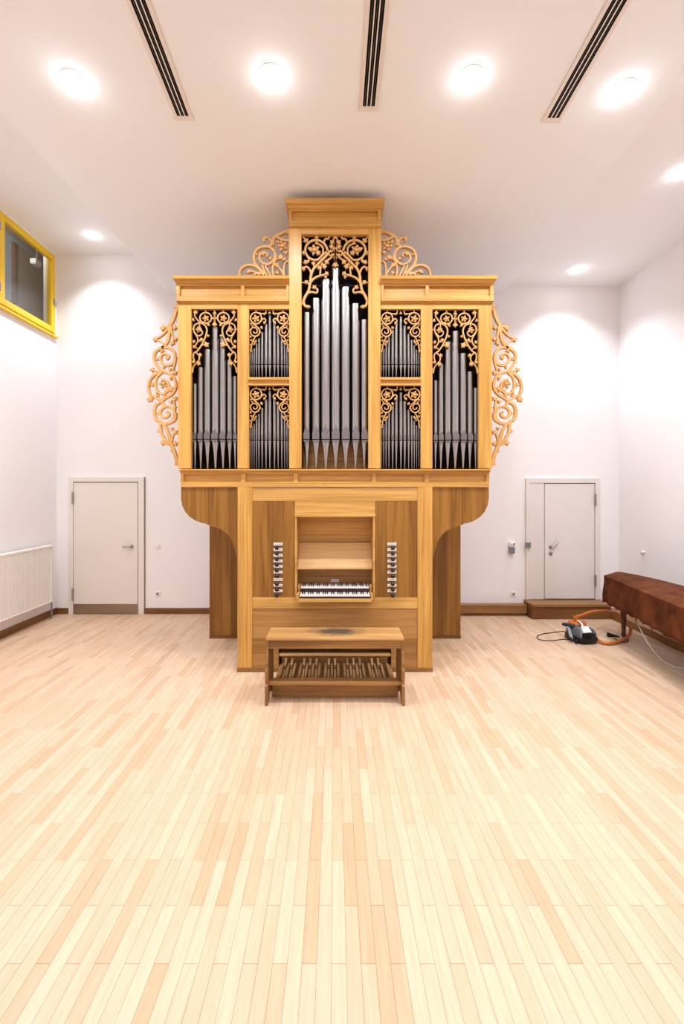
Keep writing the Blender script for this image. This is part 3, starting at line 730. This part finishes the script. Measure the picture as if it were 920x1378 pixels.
# ---- carved scrollwork
class Carve:
    def __init__(s, ox, oy, sc, y, th, mirror=None, dx=0, dy=0):
        s.m = MB(); s.ox, s.oy, s.sc, s.y, s.th, s.mir, s.dx, s.dy = ox, oy, sc, y, th, mirror, dx, dy
        s.k = .95; s.n = 0
    def step(s):
        s.n += 1; s.jit = (s.n*7 % 13)*.0003; return s.jit
    def frame(s, ox, oy, sc): s.ox, s.oy, s.sc = ox, oy, sc
    def w(s, p):
        px, py = s.ox+p[0]*s.sc+s.dx, s.oy+p[1]*s.sc+s.dy
        if s.mir is not None: px = 2*s.mir-px
        return Vector((X(px, s.y), Z(py, s.y)))
    def rib(s, pts, w0, w1=None, sub=5, closed=False):
        w1 = w0 if w1 is None else w1
        p = [s.w(q) for q in pts]
        if closed: p = p+[p[0]]
        p = crom(p, sub); n = len(p); k = s.sc*s.y/F
        vs = []
        for i, c in enumerate(p):
            if closed: d = p[(i+1) % (n-1)]-p[(i-1) % (n-1)]
            else: d = p[min(i+1, n-1)]-p[max(i-1, 0)]
            d.normalize(); nn = Vector((-d.y, d.x)); h = (w0+(w1-w0)*i/(n-1))*k/2*s.k
            j_ = s.jit if i else s.step(); y0, y1, y2 = s.y+j_, s.y+s.th*.35+j_, s.y+s.th+j_
            for (o, yy) in ((-h*.74, y0), (h*.74, y0), (h, y1), (h, y2), (-h, y2), (-h, y1)):
                vs.append((c.x+nn.x*o, yy, c.y+nn.y*o))
        fs = [tuple(range(6)), tuple((n-1)*6+j for j in range(6))]
        for i in range(n-1):
            for j in range(6): fs.append((i*6+j, i*6+(j+1) % 6, (i+1)*6+(j+1) % 6, (i+1)*6+j))
        s.m.add(vs, fs); return s
    def leaf(s, cx, cy, r, ang=90, lobes=5):
        """pointed lobed leaf, ang in degrees (0 = right, 90 = up in the picture)"""
        n = 30; pts = []
        for i in range(n):
            t = 2*math.pi*i/n
            rr = r*(.62+.42*abs(math.cos(t*lobes/2))**1.6)*(1 if abs(((math.degrees(t)+180) % 360)-180) < 130 else .75)
            a = math.radians(ang)+t
            pts.append(s.w((cx+rr*math.cos(a), cy-rr*math.sin(a))))
        c = s.w((cx, cy)); j_ = s.step(); y0, y1, y2 = s.y-.001+j_, s.y+s.th*.35+j_, s.y+s.th+j_
        vs = [(c.x, y0, c.y)]
        for f, yy in ((.7, y0+.001), (1, y1), (1, y2)):
            for p in pts: q = c+(p-c)*f; vs.append((q.x, yy, q.y))
        vs.append((c.x, y2, c.y)); fs = []
        for i in range(n):
            j = (i+1) % n
            fs.append((0, 1+i, 1+j)); fs.append((3*n+1, 1+2*n+j, 1+2*n+i))
            for k in (0, 1): fs.append((1+k*n+i, 1+(k+1)*n+i, 1+(k+1)*n+j, 1+k*n+j))
        s.m.add(vs, fs); return s
    def ring(s, cx, cy, rx, ry, w):
        return s.rib([(cx+rx*math.cos(2*math.pi*i/14), cy-ry*math.sin(2*math.pi*i/14)) for i in range(14)], w, closed=True, sub=3)
    def foliage(s, cx, cy, r, n=4):
        s.leaf(cx, cy, r*.55, 90, 5)
        for i in range(n):
            a = 360*i/n+35; s.leaf(cx+r*.62*math.cos(math.radians(a)), cy-r*.62*math.sin(math.radians(a)), r*.34, a, 3)
        return s

def wing(mirror):
    c = Carve(192, 405, .0834, YF+.06, .032, mirror, -.2); c.k = 1.1
    c.rib([(562, 60), (540, 130), (505, 240), (470, 320), (428, 400), (425, 500), (400, 620), (355, 700), (285, 765)], 55, 48)
    c.leaf(535, 95, 42, 110)
    c.rib([(420, 400), (370, 480), (300, 550), (225, 600)], 40, 26).leaf(200, 612, 48, 180, 5).leaf(325, 430, 55, 170, 5).rib([(420, 395), (340, 420)], 34)
    c.rib([(215, 620), (280, 650), (330, 690)], 24)
    c.rib([(455, 400), (465, 510), (490, 590)], 34, 26).leaf(520, 610, 40, 20, 3).leaf(470, 675, 44, 250, 3).rib([(490, 590), (478, 680)], 26).leaf(505, 425, 46, 0, 5)
    c.rib([(290, 755), (205, 810), (175, 900), (190, 980), (240, 1060), (300, 1125), (380, 1150), (465, 1190), (515, 1280), (535, 1400)], 44, 42)
    c.rib([(300, 745), (400, 745), (478, 790), (512, 860), (508, 950), (470, 1010), (390, 1035), (315, 1005), (278, 930), (300, 868), (355, 845), (408, 875), (405, 915), (375, 930)], 44, 34)
    c.leaf(385, 915, 30).leaf(305, 800, 36, 120, 3).leaf(225, 930, 32, 200, 3).leaf(330, 1065, 28, 270, 3)
    c.rib([(530, 900), (512, 1000), (480, 1120)], 34).leaf(510, 1150, 50, 300, 5).leaf(440, 1100, 32, 150, 3)
    c.leaf(145, 1105, 42, 170, 3).rib([(300, 1130), (220, 1130), (150, 1105)], 34, 24)
    c.rib([(290, 1140), (190, 1180), (115, 1260), (80, 1378), (85, 1430), (110, 1510), (150, 1590)], 42)
    c.rib([(300, 1150), (225, 1220), (198, 1310), (205, 1400), (245, 1470), (310, 1495), (370, 1470), (410, 1410), (410, 1340), (370, 1280), (300, 1265)], 40, 34)
    c.foliage(330, 1330, 85, 5).leaf(150, 1350, 36, 200, 3)
    c.leaf(440, 1245, 36, 40, 3).leaf(430, 1440, 34, 320, 3)
    c.frame(192, 515, .0849)
    c.rib([(528, -20), (512, 90), (450, 180), (360, 235), (275, 300), (200, 352), (176, 430), (178, 520), (215, 600)], 44, 46)
    c.rib([(145, 200), (220, 245), (300, 275)], 36).leaf(105, 260, 50, 240, 5).rib([(145, 200), (105, 265)], 42, 30)
    c.rib([(240, 110), (210, 170), (220, 205)], 26).leaf(235, 200, 26, 200, 3).rib([(350, 110), (345, 190), (320, 240)], 26).leaf(450, 90, 46, 20, 5).rib([(370, 80), (450, 95)], 26)
    c.rib([(270, 630), (360, 650), (450, 620), (487, 555), (490, 465), (455, 400), (380, 372), (305, 400), (268, 470), (290, 535), (350, 552), (402, 520), (408, 480), (378, 458)], 46, 36)
    c.leaf(385, 465, 28).leaf(235, 480, 30, 180, 3).rib([(300, 300), (335, 370)], 36)
    c.rib([(490, 500), (502, 400), (490, 300), (485, 230)], 36, 28).leaf(440, 300, 38, 160, 3).leaf(510, 250, 42, 40, 5).leaf(510, 380, 24, 0, 3)
    c.rib([(520, 470), (520, 560), (480, 620)], 30)
    c.rib([(215, 600), (262, 610), (272, 700), (290, 810), (350, 910), (440, 985)], 44, 40).leaf(255, 760, 36, 200, 3).leaf(320, 850, 24, 20, 3)
    c.rib([(300, 640), (370, 730), (412, 850), (440, 960), (480, 1060), (520, 1180), (545, 1280)], 44, 60)
    c.rib([(440, 970), (465, 860), (500, 770)], 40, 30).leaf(510, 780, 50, 30, 5).leaf(455, 725, 34, 150, 3).leaf(320, 950, 50, 180, 5).rib([(430, 980), (330, 955)], 40)
    c.leaf(505, 965, 46, 20, 5).leaf(460, 1080, 26, 220, 3).rib([(505, 1280), (600, 1320)], 40)
    return c.m.build('side_carving', M['carve'], organ)
wing(None); wing(MC)
def crest(mirror):
    c = Carve(315, 300, .08696, YF+.03, .03, mirror, 0)
    c.rib([(470, 790), (390, 705), (300, 655), (200, 645), (115, 690), (85, 750), (78, 820)], 50, 40)
    c.rib([(400, 800), (320, 760), (240, 735), (195, 770)], 34).leaf(220, 750, 40, 100, 3).rib([(300, 800), (380, 765), (460, 800)], 36)
    c.rib([(470, 790), (375, 700), (312, 600), (302, 500), (340, 412), (430, 362), (530, 362), (608, 420), (630, 500), (598, 580), (520, 635), (432, 610), (388, 545), (402, 478), (460, 448), (508, 478), (500, 520)], 52, 36)
    c.leaf(450, 470, 40, 150, 5).leaf(555, 540, 34, 320, 3).leaf(350, 480, 26, 180, 3)
    c.rib([(545, 355), (590, 300), (605, 235), (645, 195), (740, 145), (850, 105)], 48, 55).leaf(830, 130, 50, 20, 5)
    c.rib([(580, 300), (540, 235), (480, 210), (450, 240), (470, 275)], 38, 30).leaf(475, 225, 40, 150, 3)
    c.rib([(650, 200), (710, 240), (770, 262), (850, 265)], 40).foliage(745, 345, 90, 5).leaf(680, 280, 36, 220, 3).leaf(600, 320, 30, 300, 3)
    c.rib([(640, 480), (640, 540), (605, 640), (590, 720), (605, 810)], 42, 34).leaf(655, 650, 50, 60, 5)
    c.rib([(770, 810), (720, 720), (650, 650)], 36, 26).leaf(715, 525, 55, 90, 5).rib([(640, 560), (720, 540)], 28)
    c.rib([(770, 810), (765, 700), (790, 610), (850, 580)], 38, 30).leaf(770, 560, 36, 90, 3).leaf(800, 450, 36, 270, 3)
    c.rib([(480, 660), (520, 740), (560, 810)], 34).rib([(430, 640), (460, 720), (500, 810)], 34).leaf(660, 770, 40, 60, 3)
    c.rib([(850, 80), (850, 820)], 26, sub=1).rib([(60, 822), (860, 822)], 30, sub=1)
    return c.m.build('crest_carving', M['carve'], organ)
crest(None); crest(MC)
def tower_shade(mirror):
    c = Carve(400, 310, .0798, YF+.005, .02, mirror)
    c.rib([(190, 1010), (218, 860), (228, 750), (270, 645), (340, 570), (430, 475), (498, 400), (500, 300), (440, 205), (330, 155), (220, 180), (145, 260), (135, 350), (180, 440), (270, 490), (350, 480), (430, 400), (510, 350), (600, 340)], 46, 36)
    c.rib([(430, 395), (430, 290), (375, 235), (310, 215)], 34, 24).leaf(325, 205, 34, 90, 3)
    c.foliage(290, 320, 95, 5).leaf(350, 370, 46, 320, 5).leaf(215, 300, 40, 160, 3)
    c.rib([(640, 90), (640, 620)], 44, 30, sub=1).leaf(640, 120, 48, 90, 3).leaf(590, 190, 48, 140, 5).leaf(580, 265, 46, 170, 5).leaf(640, 300, 60, 90, 5).leaf(640, 570, 56, 270, 5).leaf(640, 450, 36, 90, 3)
    c.rib([(620, 390), (560, 460), (500, 500)], 32).leaf(495, 520, 46, 240, 5)
    c.rib([(600, 340), (535, 360), (530, 405), (570, 415), (580, 385)], 28, 20)
    c.rib([(225, 710), (200, 640), (150, 605), (100, 635)], 34, 26).leaf(105, 635, 42, 200, 5)
    c.rib([(285, 625), (270, 550)], 26).leaf(270, 550, 38, 90, 5)
    c.rib([(215, 880), (280, 805), (370, 762), (450, 742), (505, 710)], 40, 26).leaf(490, 720, 42, 40, 5).leaf(475, 775, 30, 280, 3)
    c.rib([(382, 750), (388, 670), (400, 600)], 34, 26).leaf(450, 600, 48, 0, 5).leaf(370, 620, 40, 160, 5).leaf(420, 570, 34, 90, 3)
    c.rib([(205, 960), (185, 890), (110, 872)], 30, 22).leaf(150, 870, 42, 120, 5)
    c.rib([(190, 1010), (130, 1110), (102, 1190), (130, 1265), (195, 1280)], 50, 44).leaf(185, 1280, 34, 0, 3).leaf(90, 1230, 30, 200, 3)
    c.rib([(150, 1070), (230, 1032), (320, 1045), (338, 990), (285, 955)], 34, 30).leaf(285, 955, 42, 120, 5)
    c.leaf(145, 165, 50, 120, 5).leaf(100, 370, 38, 180, 3).leaf(322, 105, 34, 90, 3).rib([(322, 150), (322, 60)], 24)
    c.rib([(440, 200), (470, 140), (530, 125), (530, 70)], 34, 26).leaf(140, 530, 46, 120, 5).rib([(185, 450), (190, 510), (140, 540)], 30).rib([(70, 370), (140, 350)], 24)
    c.rib([(60, 870), (120, 872)], 20).rib([(62, 60), (140, 160)], 26)
    c.rib([(62, 1200), (110, 1190)], 26)
    return c.m.build('pipe_shade', M['carve'], organ)
tower_shade(None); tower_shade(451.1)
def flat_shade(mirror, dx=0, dy=0):
    c = Carve(252, 410, .0726, YF+.012, .018, mirror, dx, dy)
    c.ring(335, 240, 108, 98, 28).foliage(335, 245, 68, 5).leaf(385, 365, 30, 300, 3).rib([(240, 310), (300, 320), (385, 365)], 20)
    c.rib([(228, 330), (135, 368), (112, 450), (130, 520), (180, 600), (188, 680), (130, 770)], 28, 24)
    c.rib([(228, 330), (312, 368), (356, 460), (332, 580), (270, 720), (190, 840), (120, 892), (104, 970), (132, 1060)], 30, 28)
    c.rib([(130, 505), (190, 572), (250, 555), (275, 500), (225, 420), (222, 340)], 26, 20).foliage(205, 455, 62, 5)
    c.rib([(228, 325), (162, 250), (130, 190), (145, 90)], 28, 22).leaf(145, 140, 44, 90, 5).leaf(105, 275, 34, 200, 3)
    c.leaf(340, 735, 58, 30, 5).rib([(262, 745), (330, 735)], 26).leaf(375, 568, 28, 0, 3).leaf(255, 645, 40, 100, 5).rib([(188, 675), (250, 670)], 20).leaf(120, 680, 36, 160, 5).leaf(125, 775, 36, 180, 5).rib([(130, 770), (185, 810)], 22)
    c.rib([(150, 880), (210, 940), (212, 1020), (160, 1080), (110, 1150), (90, 1260)], 26, 20).leaf(228, 925, 38, 20, 5).leaf(200, 1085, 44, 330, 5).leaf(110, 1055, 32, 160, 3).rib([(75, 1160), (85, 1260)], 18)
    c.rib([(495, 80), (495, 350)], 24, sub=1).leaf(495, 355, 46, 270, 5).leaf(495, 150, 34, 90, 3).rib([(440, 240), (495, 250)], 24)
    c.rib([(60, 450), (110, 450)], 18).rib([(335, 80), (335, 145)], 20).rib([(60, 1060), (120, 1060)], 18)
    return c.m.build('pipe_shade', M['carve'], organ)
flat_shade(None); flat_shade(288.2)
flat_shade(None, mir(319.3)-257.1, .8); flat_shade(288.2+mir(319.3)-257.1, mir(319.3)-257.1, .8)
def small_shade(mirror, dx=0, dy=0):
    c = Carve(330, 412, .0508, YF+.012, .016, mirror, dx, dy)
    c.ring(280, 310, 148, 150, 38).foliage(275, 320, 110, 5)
    c.rib([(170, 420), (260, 505), (345, 580), (380, 670), (330, 765), (230, 790), (150, 730), (132, 645), (170, 575), (250, 560), (310, 620), (295, 700), (225, 700), (212, 655)], 40, 30)
    c.rib([(350, 165), (430, 190), (555, 178)], 34).leaf(500, 195, 36, 270, 5).rib([(540, 180), (550, 80)], 26).rib([(425, 370), (490, 315), (540, 370), (500, 430)], 38, 34).leaf(500, 430, 40, 240, 3)
    c.rib([(270, 790), (202, 900), (170, 1000), (150, 1120), (130, 1190)], 32, 26).rib([(205, 905), (262, 955), (290, 910)], 28).leaf(275, 905, 28, 60, 3)
    c.leaf(155, 895, 34, 160, 3).leaf(225, 990, 34, 270, 3).leaf(120, 1025, 32, 180, 3).leaf(132, 1175, 38, 270, 3)
    c.leaf(420, 560, 46, 30, 5).leaf(150, 460, 36, 160, 3).leaf(135, 800, 36, 200, 3).leaf(180, 520, 30, 270, 3).leaf(395, 680, 24, 0, 3)
    c.leaf(638, 170, 40, 270, 5).rib([(638, 80), (638, 180)], 24, sub=1)
    c.rib([(85, 640), (132, 645)], 22).rib([(85, 310), (140, 310)], 22).rib([(280, 80), (280, 165)], 22).rib([(85, 1100), (150, 1110)], 20)
    return c.m.build('pipe_shade', M['carve'], organ)
dxr = mir(389.5)-334.8
for dy in (0, 102.3):
    small_shade(None, 0, dy); small_shade(362.4, 0, dy)
    small_shade(None, dxr, dy+.4); small_shade(362.4+dxr, dxr, dy+.4)

# ================================================================ PEDALBOARD
pbd = thing('pedalboard', 'oak pedalboard with parallel foot keys on the floor under the bench', 'pedalboard', (0, 4.4, 0))
m = MB(); m.box(-.565, .575, 4.115, 4.135, .004, .118); m.build('front_board', M['bench'], pbd, bevel=.004)
m = MB(); m.box(-.57, -.548, 4.135, 4.72, .0, .07); m.box(.556, .58, 4.135, 4.72, .0, .07); m.build('side_board', M['bench'], pbd)
m = MB(); m.box(-.548, .556, 4.135, 4.72, .001, .02); m.build('base', M['base'], pbd)
m = MB(); m.box(-.548, .556, 4.735, 4.755, .001, .150); m.build('back_board', M['bench'], pbd)
hasb = [1, 1, 0, 1, 1, 1, 0]; pit = 1.075/17
for i in range(18):
    x = -.533+i*pit
    MB().box(x-.0125, x+.0125, 4.14, 4.70, .045, .092).build('natural_pedal', M['pedal'], pbd, bevel=.003)
    if hasb[i % 7] and i < 17:
        x += pit/2; q = MB(); q.box(x-.0115, x+.0115, 4.145, 4.70, .035, .068)
        q.prism([(4.60, .068), (4.72, .068), (4.72, .138), (4.615, .122), (4.60, .112)], x-.0115, x+.0115, 'x')
        q.build('sharp_pedal', M['pedal'], pbd, bevel=.002)

# ================================================================ BENCH
bn = thing('organ_bench', 'worn oak organ bench with a dark rubbed patch on its seat', 'bench', (0.004, 4.13, 0))
bo = Vector(bn['_o'])
zt = Z(858.6, 3.98)
MB().box(-.603, .611, 3.98, 4.29, zt-.022, zt).build('seat', M['bench_top'], bn, bevel=.004)
zA = zt-.022
MB().box(-.588, .594, 3.995, 4.017, zA-.078, zA).build('apron', M['bench_v'], bn, bevel=.003).data.materials[0] = M['bench']
MB().box(-.588, .594, 4.255, 4.275, zA-.078, zA).build('apron', M['bench'], bn, bevel=.003)
prof = [(3.95, 0), (3.95, .17), (3.968, .185), (3.968, .205), (3.955, .22), (3.952, .30), (3.966, .33), (3.966, .345), (3.957, .36), (3.975, .42), (3.988, .47), (3.985, zA),
        (4.285, zA), (4.285, .47), (4.30, .42), (4.32, .36), (4.31, .34), (4.31, .32), (4.33, .30), (4.335, .21), (4.34, .17), (4.34, 0), (4.25, 0), (4.21, .06), (4.08, .06), (4.04, 0)]
for x0 in (-.608, .588): MB().prism(prof, x0, x0+.026, 'x').build('end_board', M['bench_v'], bn, bevel=.003)
MB().box(-.582, .588, 3.998, 4.10, .158, .188).build('foot_rail', M['bench'], bn, bevel=.004)

# ================================================================ COVERED INSTRUMENT
hp = thing('covered_harpsichord', 'long keyboard instrument under a brown cover along the right wall', 'instrument', (3.7, 5.0, 0))
ZT, ZBt = .775, .445
out = [(3.50, 5.89), (3.80, 6.13), (3.94, 5.75), (4.02, 5.29), (4.02, 3.3), (3.05, 3.3), (3.20, 3.9), (3.262, 4.25)]
# dense outline of the cover
segs = []
for i in range(len(out)):
    a_, b_ = Vector(out[i]), Vector(out[(i+1) % len(out)]); k = max(2, int((b_-a_).length/.05))
    for j in range(k): segs.append(a_+(b_-a_)*j/k)
n = len(segs); ctr = Vector((3.62, 4.7))
m = MB(); vs = []; rows_ = 9
import mathutils
def nz(v): return mathutils.noise.noise(v)
for r_ in range(rows_+3):
    for i, p in enumerate(segs):
        t_ = (segs[(i+1) % n]-segs[i-1]).normalized(); nn = Vector((t_.y, -t_.x))
        if (p+nn*.1-ctr).length < (p-ctr).length: nn = -nn
        if r_ < 3:                       # top: inner rings up to the edge
            f = (.25, .72, .97)[r_]; q = Vector((3.75, min(max(p.y, 3.7), 5.75))); q = q+(p-q)*f
            z = ZT+(.035, .026, .006)[r_]+.004*nz(Vector((q.x*5, q.y*5, 0)))
        else:
            s_ = (r_-3)/(rows_-1); wv = nz(Vector((p.x*5, p.y*5, s_*1.2)))
            q = p+nn*(.002+.045*s_*wv+.012*s_+.010*s_*math.sin(p.y*31+4*wv)); z = ZT-s_*(ZT-ZBt)
            if s_ > .9: z += .014*nz(Vector((p.x*9, p.y*9, 3)))-(.012 if i % 6 == 0 else 0)
        vs.append((q.x, q.y, z))
fs = [tuple(range(n))]
for r_ in range(rows_+2):
    for i in range(n): fs.append((r_*n+i, r_*n+(i+1) % n, (r_+1)*n+(i+1) % n, (r_+1)*n+i))
m.add(vs, fs); cv = m.build('cover', M['cover'], hp, True)
so = cv.modifiers.new('thick', 'SOLIDIFY'); so.thickness = .006; so.offset = -1
inn = [(ctr.x+(p[0]-ctr.x)*.90, ctr.y+(p[1]-ctr.y)*.955) for p in out]
MB().prism(inn, .52, ZT-.02, 'z').build('case', M['leg'], hp)
for (x, y) in ((3.715, 5.83), (3.85, 4.9), (3.42, 4.3), (3.9, 3.55), (3.30, 3.55)):
    l_ = MB(); l_.lathe([(.020, .0), (.030, .02), (.024, .05), (.034, .30), (.040, .46), (.046, .519)], (x, y, 0), 8); l_.build('leg', M['leg'], hp)
tm = MB()
for (x, y) in ((3.395, 5.1), (3.335, 4.75)): tm.tube([(x, y, ZBt+.02), (x-.012, y, ZBt-.03), (x-.005, y-.01, ZBt-.055)], .006, 6)
tm.build('tie_strings', M['cover'], hp)
def floorpt(px, py, z=.006):
    y = F*(H-z)/(py-CY); return Vector((X(px, y), y, z))
# white cable from the instrument to the floor
y = 5.25
cb = [Vector((3.56, 5.45, .52)), Vector((3.50, 5.40, .38)), Vector((X(862, 5.2), 5.2, Z(848, 5.2))), Vector((X(872, 5.1), 5.1, Z(866, 5.1))), floorpt(888, 886.5), floorpt(900, 894), floorpt(909, 897.6), floorpt(921, 898.8), floorpt(945, 899)]
cb[1] = Vector((X(854, 5.35), 5.35, Z(830, 5.35)))
tag(MB().tube(cb, .006, 8).build('power_cable', M['cable_w'], None, True), 'white cable hanging from under the brown cover down to the floor', 'cable')
tag(MB().tube([Vector((X(832, 5.9), 5.9, .50)), Vector((X(836, 5.86), 5.86, .40)), Vector((X(841, 5.78), 5.78, .385)), Vector((X(846, 5.82), 5.82, .42)), Vector((X(850, 5.85), 5.85, .50))], .005, 8).build('looped_cable', M['cable_w'], None, True), 'short white cable looped around the leg under the brown cover', 'cable')

# ================================================================ VACUUM CLEANER
vx, vy = X(785, 5.62), 5.68
vc = thing('vacuum_cleaner', 'small silver and black canister vacuum cleaner with orange hose on the floor', 'vacuum cleaner', (vx, vy, 0))
def loft(secs, n=24):
    """secs: list of (z, rx, ry, power)"""
    m = MB(); vs = []; fs = []
    for (z, rx, ry, pw) in secs:
        for k in range(n):
            t = 2*math.pi*k/n; c, s = math.cos(t), math.sin(t)
            u = rx*abs(c)**(2/pw)*(1 if c >= 0 else -1); w_ = ry*abs(s)**(2/pw)*(1 if s >= 0 else -1)
            vs.append((vx+u*.97-w_*.2, vy+w_*.97+u*.2, z))
    for i in range(len(secs)-1):
        for k in range(n): fs.append((i*n+k, i*n+(k+1) % n, (i+1)*n+(k+1) % n, (i+1)*n+k))
    fs += [tuple(range(n))[::-1], tuple((len(secs)-1)*n+k for k in range(n))]
    return m.add(vs, fs)
loft([(.015, .125, .16, 4), (.03, .135, .17, 4), (.075, .138, .175, 4), (.08, .132, .17, 4)]).build('base', M['blackp'], vc, True)
loft([(.081, .130, .168, 4), (.13, .128, .160, 3.6), (.165, .112, .13, 3), (.185, .085, .09, 2.6)]).build('body', M['vac'], vc, True)
m = MB(); m.lathe([(.10, 0), (.108, .01), (.108, .03), (.095, .045), (.06, .055), (.02, .06)], (vx+.0, vy+.09, .165), 26); m.build('tank_lid', M['orange'], vc, True)
m = MB(); m.lathe([(.026, .0), (.026, .03), (.032, .035), (.032, .06)], (vx-.02, vy+.08, .22), 18); m.build('hose_socket', M['orange'], vc, True)
m = MB(); m.add([(vx-.060, vy-.172, .150), (vx+.050, vy-.150, .150), (vx+.042, vy-.075, .206), (vx-.052, vy-.094, .206), (vx-.060, vy-.160, .142), (vx+.050, vy-.138, .142), (vx+.042, vy-.068, .19), (vx-.052, vy-.086, .19)],
               [(0, 1, 2, 3), (4, 5, 6, 7), (0, 1, 5, 4), (1, 2, 6, 5), (2, 3, 7, 6), (3, 0, 4, 7)]); m.build('label_plate', M['label'], vc)
m = MB()
for k in range(5): m.box(vx-.075+k*.002, vx+.035, vy-.184+.004*k, vy-.15, .084+k*.011, .091+k*.011)
m.box(vx+.045, vx+.09, vy-.160, vy-.12, .088, .135)
m.box(vx-.07, vx+.03, vy-.166, vy-.14, .082, .135); m.build('grille', M['blackp'], vc)
m = MB(); m.tube([(vx-.03, vy-.11, .19), (vx-.03, vy-.07, .225), (vx-.02, vy+.0, .235), (vx-.02, vy+.05, .23)], .012, 10); m.build('carry_handle', M['white'], vc, True)
for (dx_, dy_) in ((-.125, -.12), (.105, -.105), (-.12, .12), (.12, .14)):
    MB().lathe([(0, -.012), (.026, -.012), (.026, .012), (0, .012)], (vx+dx_, vy+dy_, .027), 16, 'x').build('wheel', M['blackp'], vc, True)
# hose: ribbed tube
hpts = [Vector((vx-.02, vy+.08, .275))]+[P(750+zx*.1413, 800+zy*.1413, yy) for (zx, zy, yy) in
        ((245, 195, 5.80), (300, 172, 5.90), (380, 160, 6.0), (470, 160, 6.08), (560, 182, 6.08), (630, 225, 6.0))]
hpts += [P(750+680*.1413, 800+285*.1413, 5.88), P(750+697*.1413, 800+345*.1413, 5.78), P(750+670*.1413, 800+400*.1413, 5.72)]
for (zx, zy) in ((600, 442), (510, 465), (430, 458), (360, 432)):
    hpts.append(floorpt(750+zx*.1413, 800+zy*.1413, .024))
hpts[-1].z = .06; hpts[-1] = Vector((vx+.13, vy-.03, .06))
rr = crom(hpts, 10); m = MB(); m.tube(rr, [(.0185 if i % 2 else .021) for i in range(len(rr))], 12, 0); m.build('hose', M['orange'], vc, True)
# wand pieces
m = MB(); m.tube([P(756, 839.5, 5.75), P(763, 841, 5.72), P(773, 843.5, 5.68)], [.02, .024, .03, .034], 12, 3); m.build('nozzle', M['blackp'], vc, True)
for dx_ in (0, .035):
    m = MB(); m.tube([P(763+dx_*60, 843, 5.70), P(768+dx_*60, 860, 5.60)], .011, 10, 0); m.build('tube', M['silver'], vc, True)
m = MB(); m.tube([P(766.5, 858, 5.61), P(770.5, 861.5, 5.58)], .016, 10, 0); m.build('tube_end', M['blackp'], vc, True)
cab = [Vector((vx-.14, vy+.02, .05))]+[floorpt(*p) for p in ((760, 849.8), (750, 850.3), (740, 851.6), (729, 853.3), (723, 856), (723, 859), (730, 861.6), (744, 862), (757, 860.2), (768, 860.5))]
m = MB(); m.tube(cab, .005, 8); m.build('power_cord', M['blackp'], vc, True)
tag(MB().tube([floorpt(*p) for p in ((826, 859), (832, 862), (840, 864.5), (845, 863), (843.5, 860), (838, 859.5))], .005, 8).build('extension_lead', M['blackp'], None, True), 'short black lead lying on the floor inside the orange hose loop', 'lead')
a_ = floorpt(829, 860)
tag(MB().prism([(a_.x-.05, 0), (a_.x+.11, 0), (a_.x+.09, .012), (a_.x-.04, .055)], a_.y+.09, a_.y+.13).build('door_wedge', M['blackp'], None, bevel=.003), 'small black wedge on the floor near the instrument leg', 'wedge')

# ---------------------------------------------------------------- world, camera, view
w = bpy.data.worlds.new('world'); bpy.context.scene.world = w; w.use_nodes = True
w.node_tree.nodes['Background'].inputs[0].default_value = (.8, .85, .9, 1); w.node_tree.nodes['Background'].inputs[1].default_value = .3
cam = bpy.data.cameras.new('camera'); co = bpy.data.objects.new('camera', cam); C.objects.link(co)
co.location = (0, 0, H); co.rotation_euler = (math.radians(90), 0, 0)
cam.sensor_fit = 'HORIZONTAL'; cam.sensor_width = 36; cam.lens = F/920*36
cam.shift_x = (460-CX)/920; cam.shift_y = -(689-CY)/920; cam.clip_start = .05
sc = bpy.context.scene; sc.camera = co
sc.cycles.caustics_reflective = False; sc.cycles.sample_clamp_indirect = 8; sc.cycles.max_bounces = 10; sc.cycles.diffuse_bounces = 7
sc.view_settings.view_transform = 'Standard'; sc.view_settings.look = 'None'; sc.view_settings.gamma = 1
sc.view_settings.use_curve_mapping = False; sc.view_settings.exposure = .96
for o in bpy.data.objects:
    if '_o' in o: del o['_o']
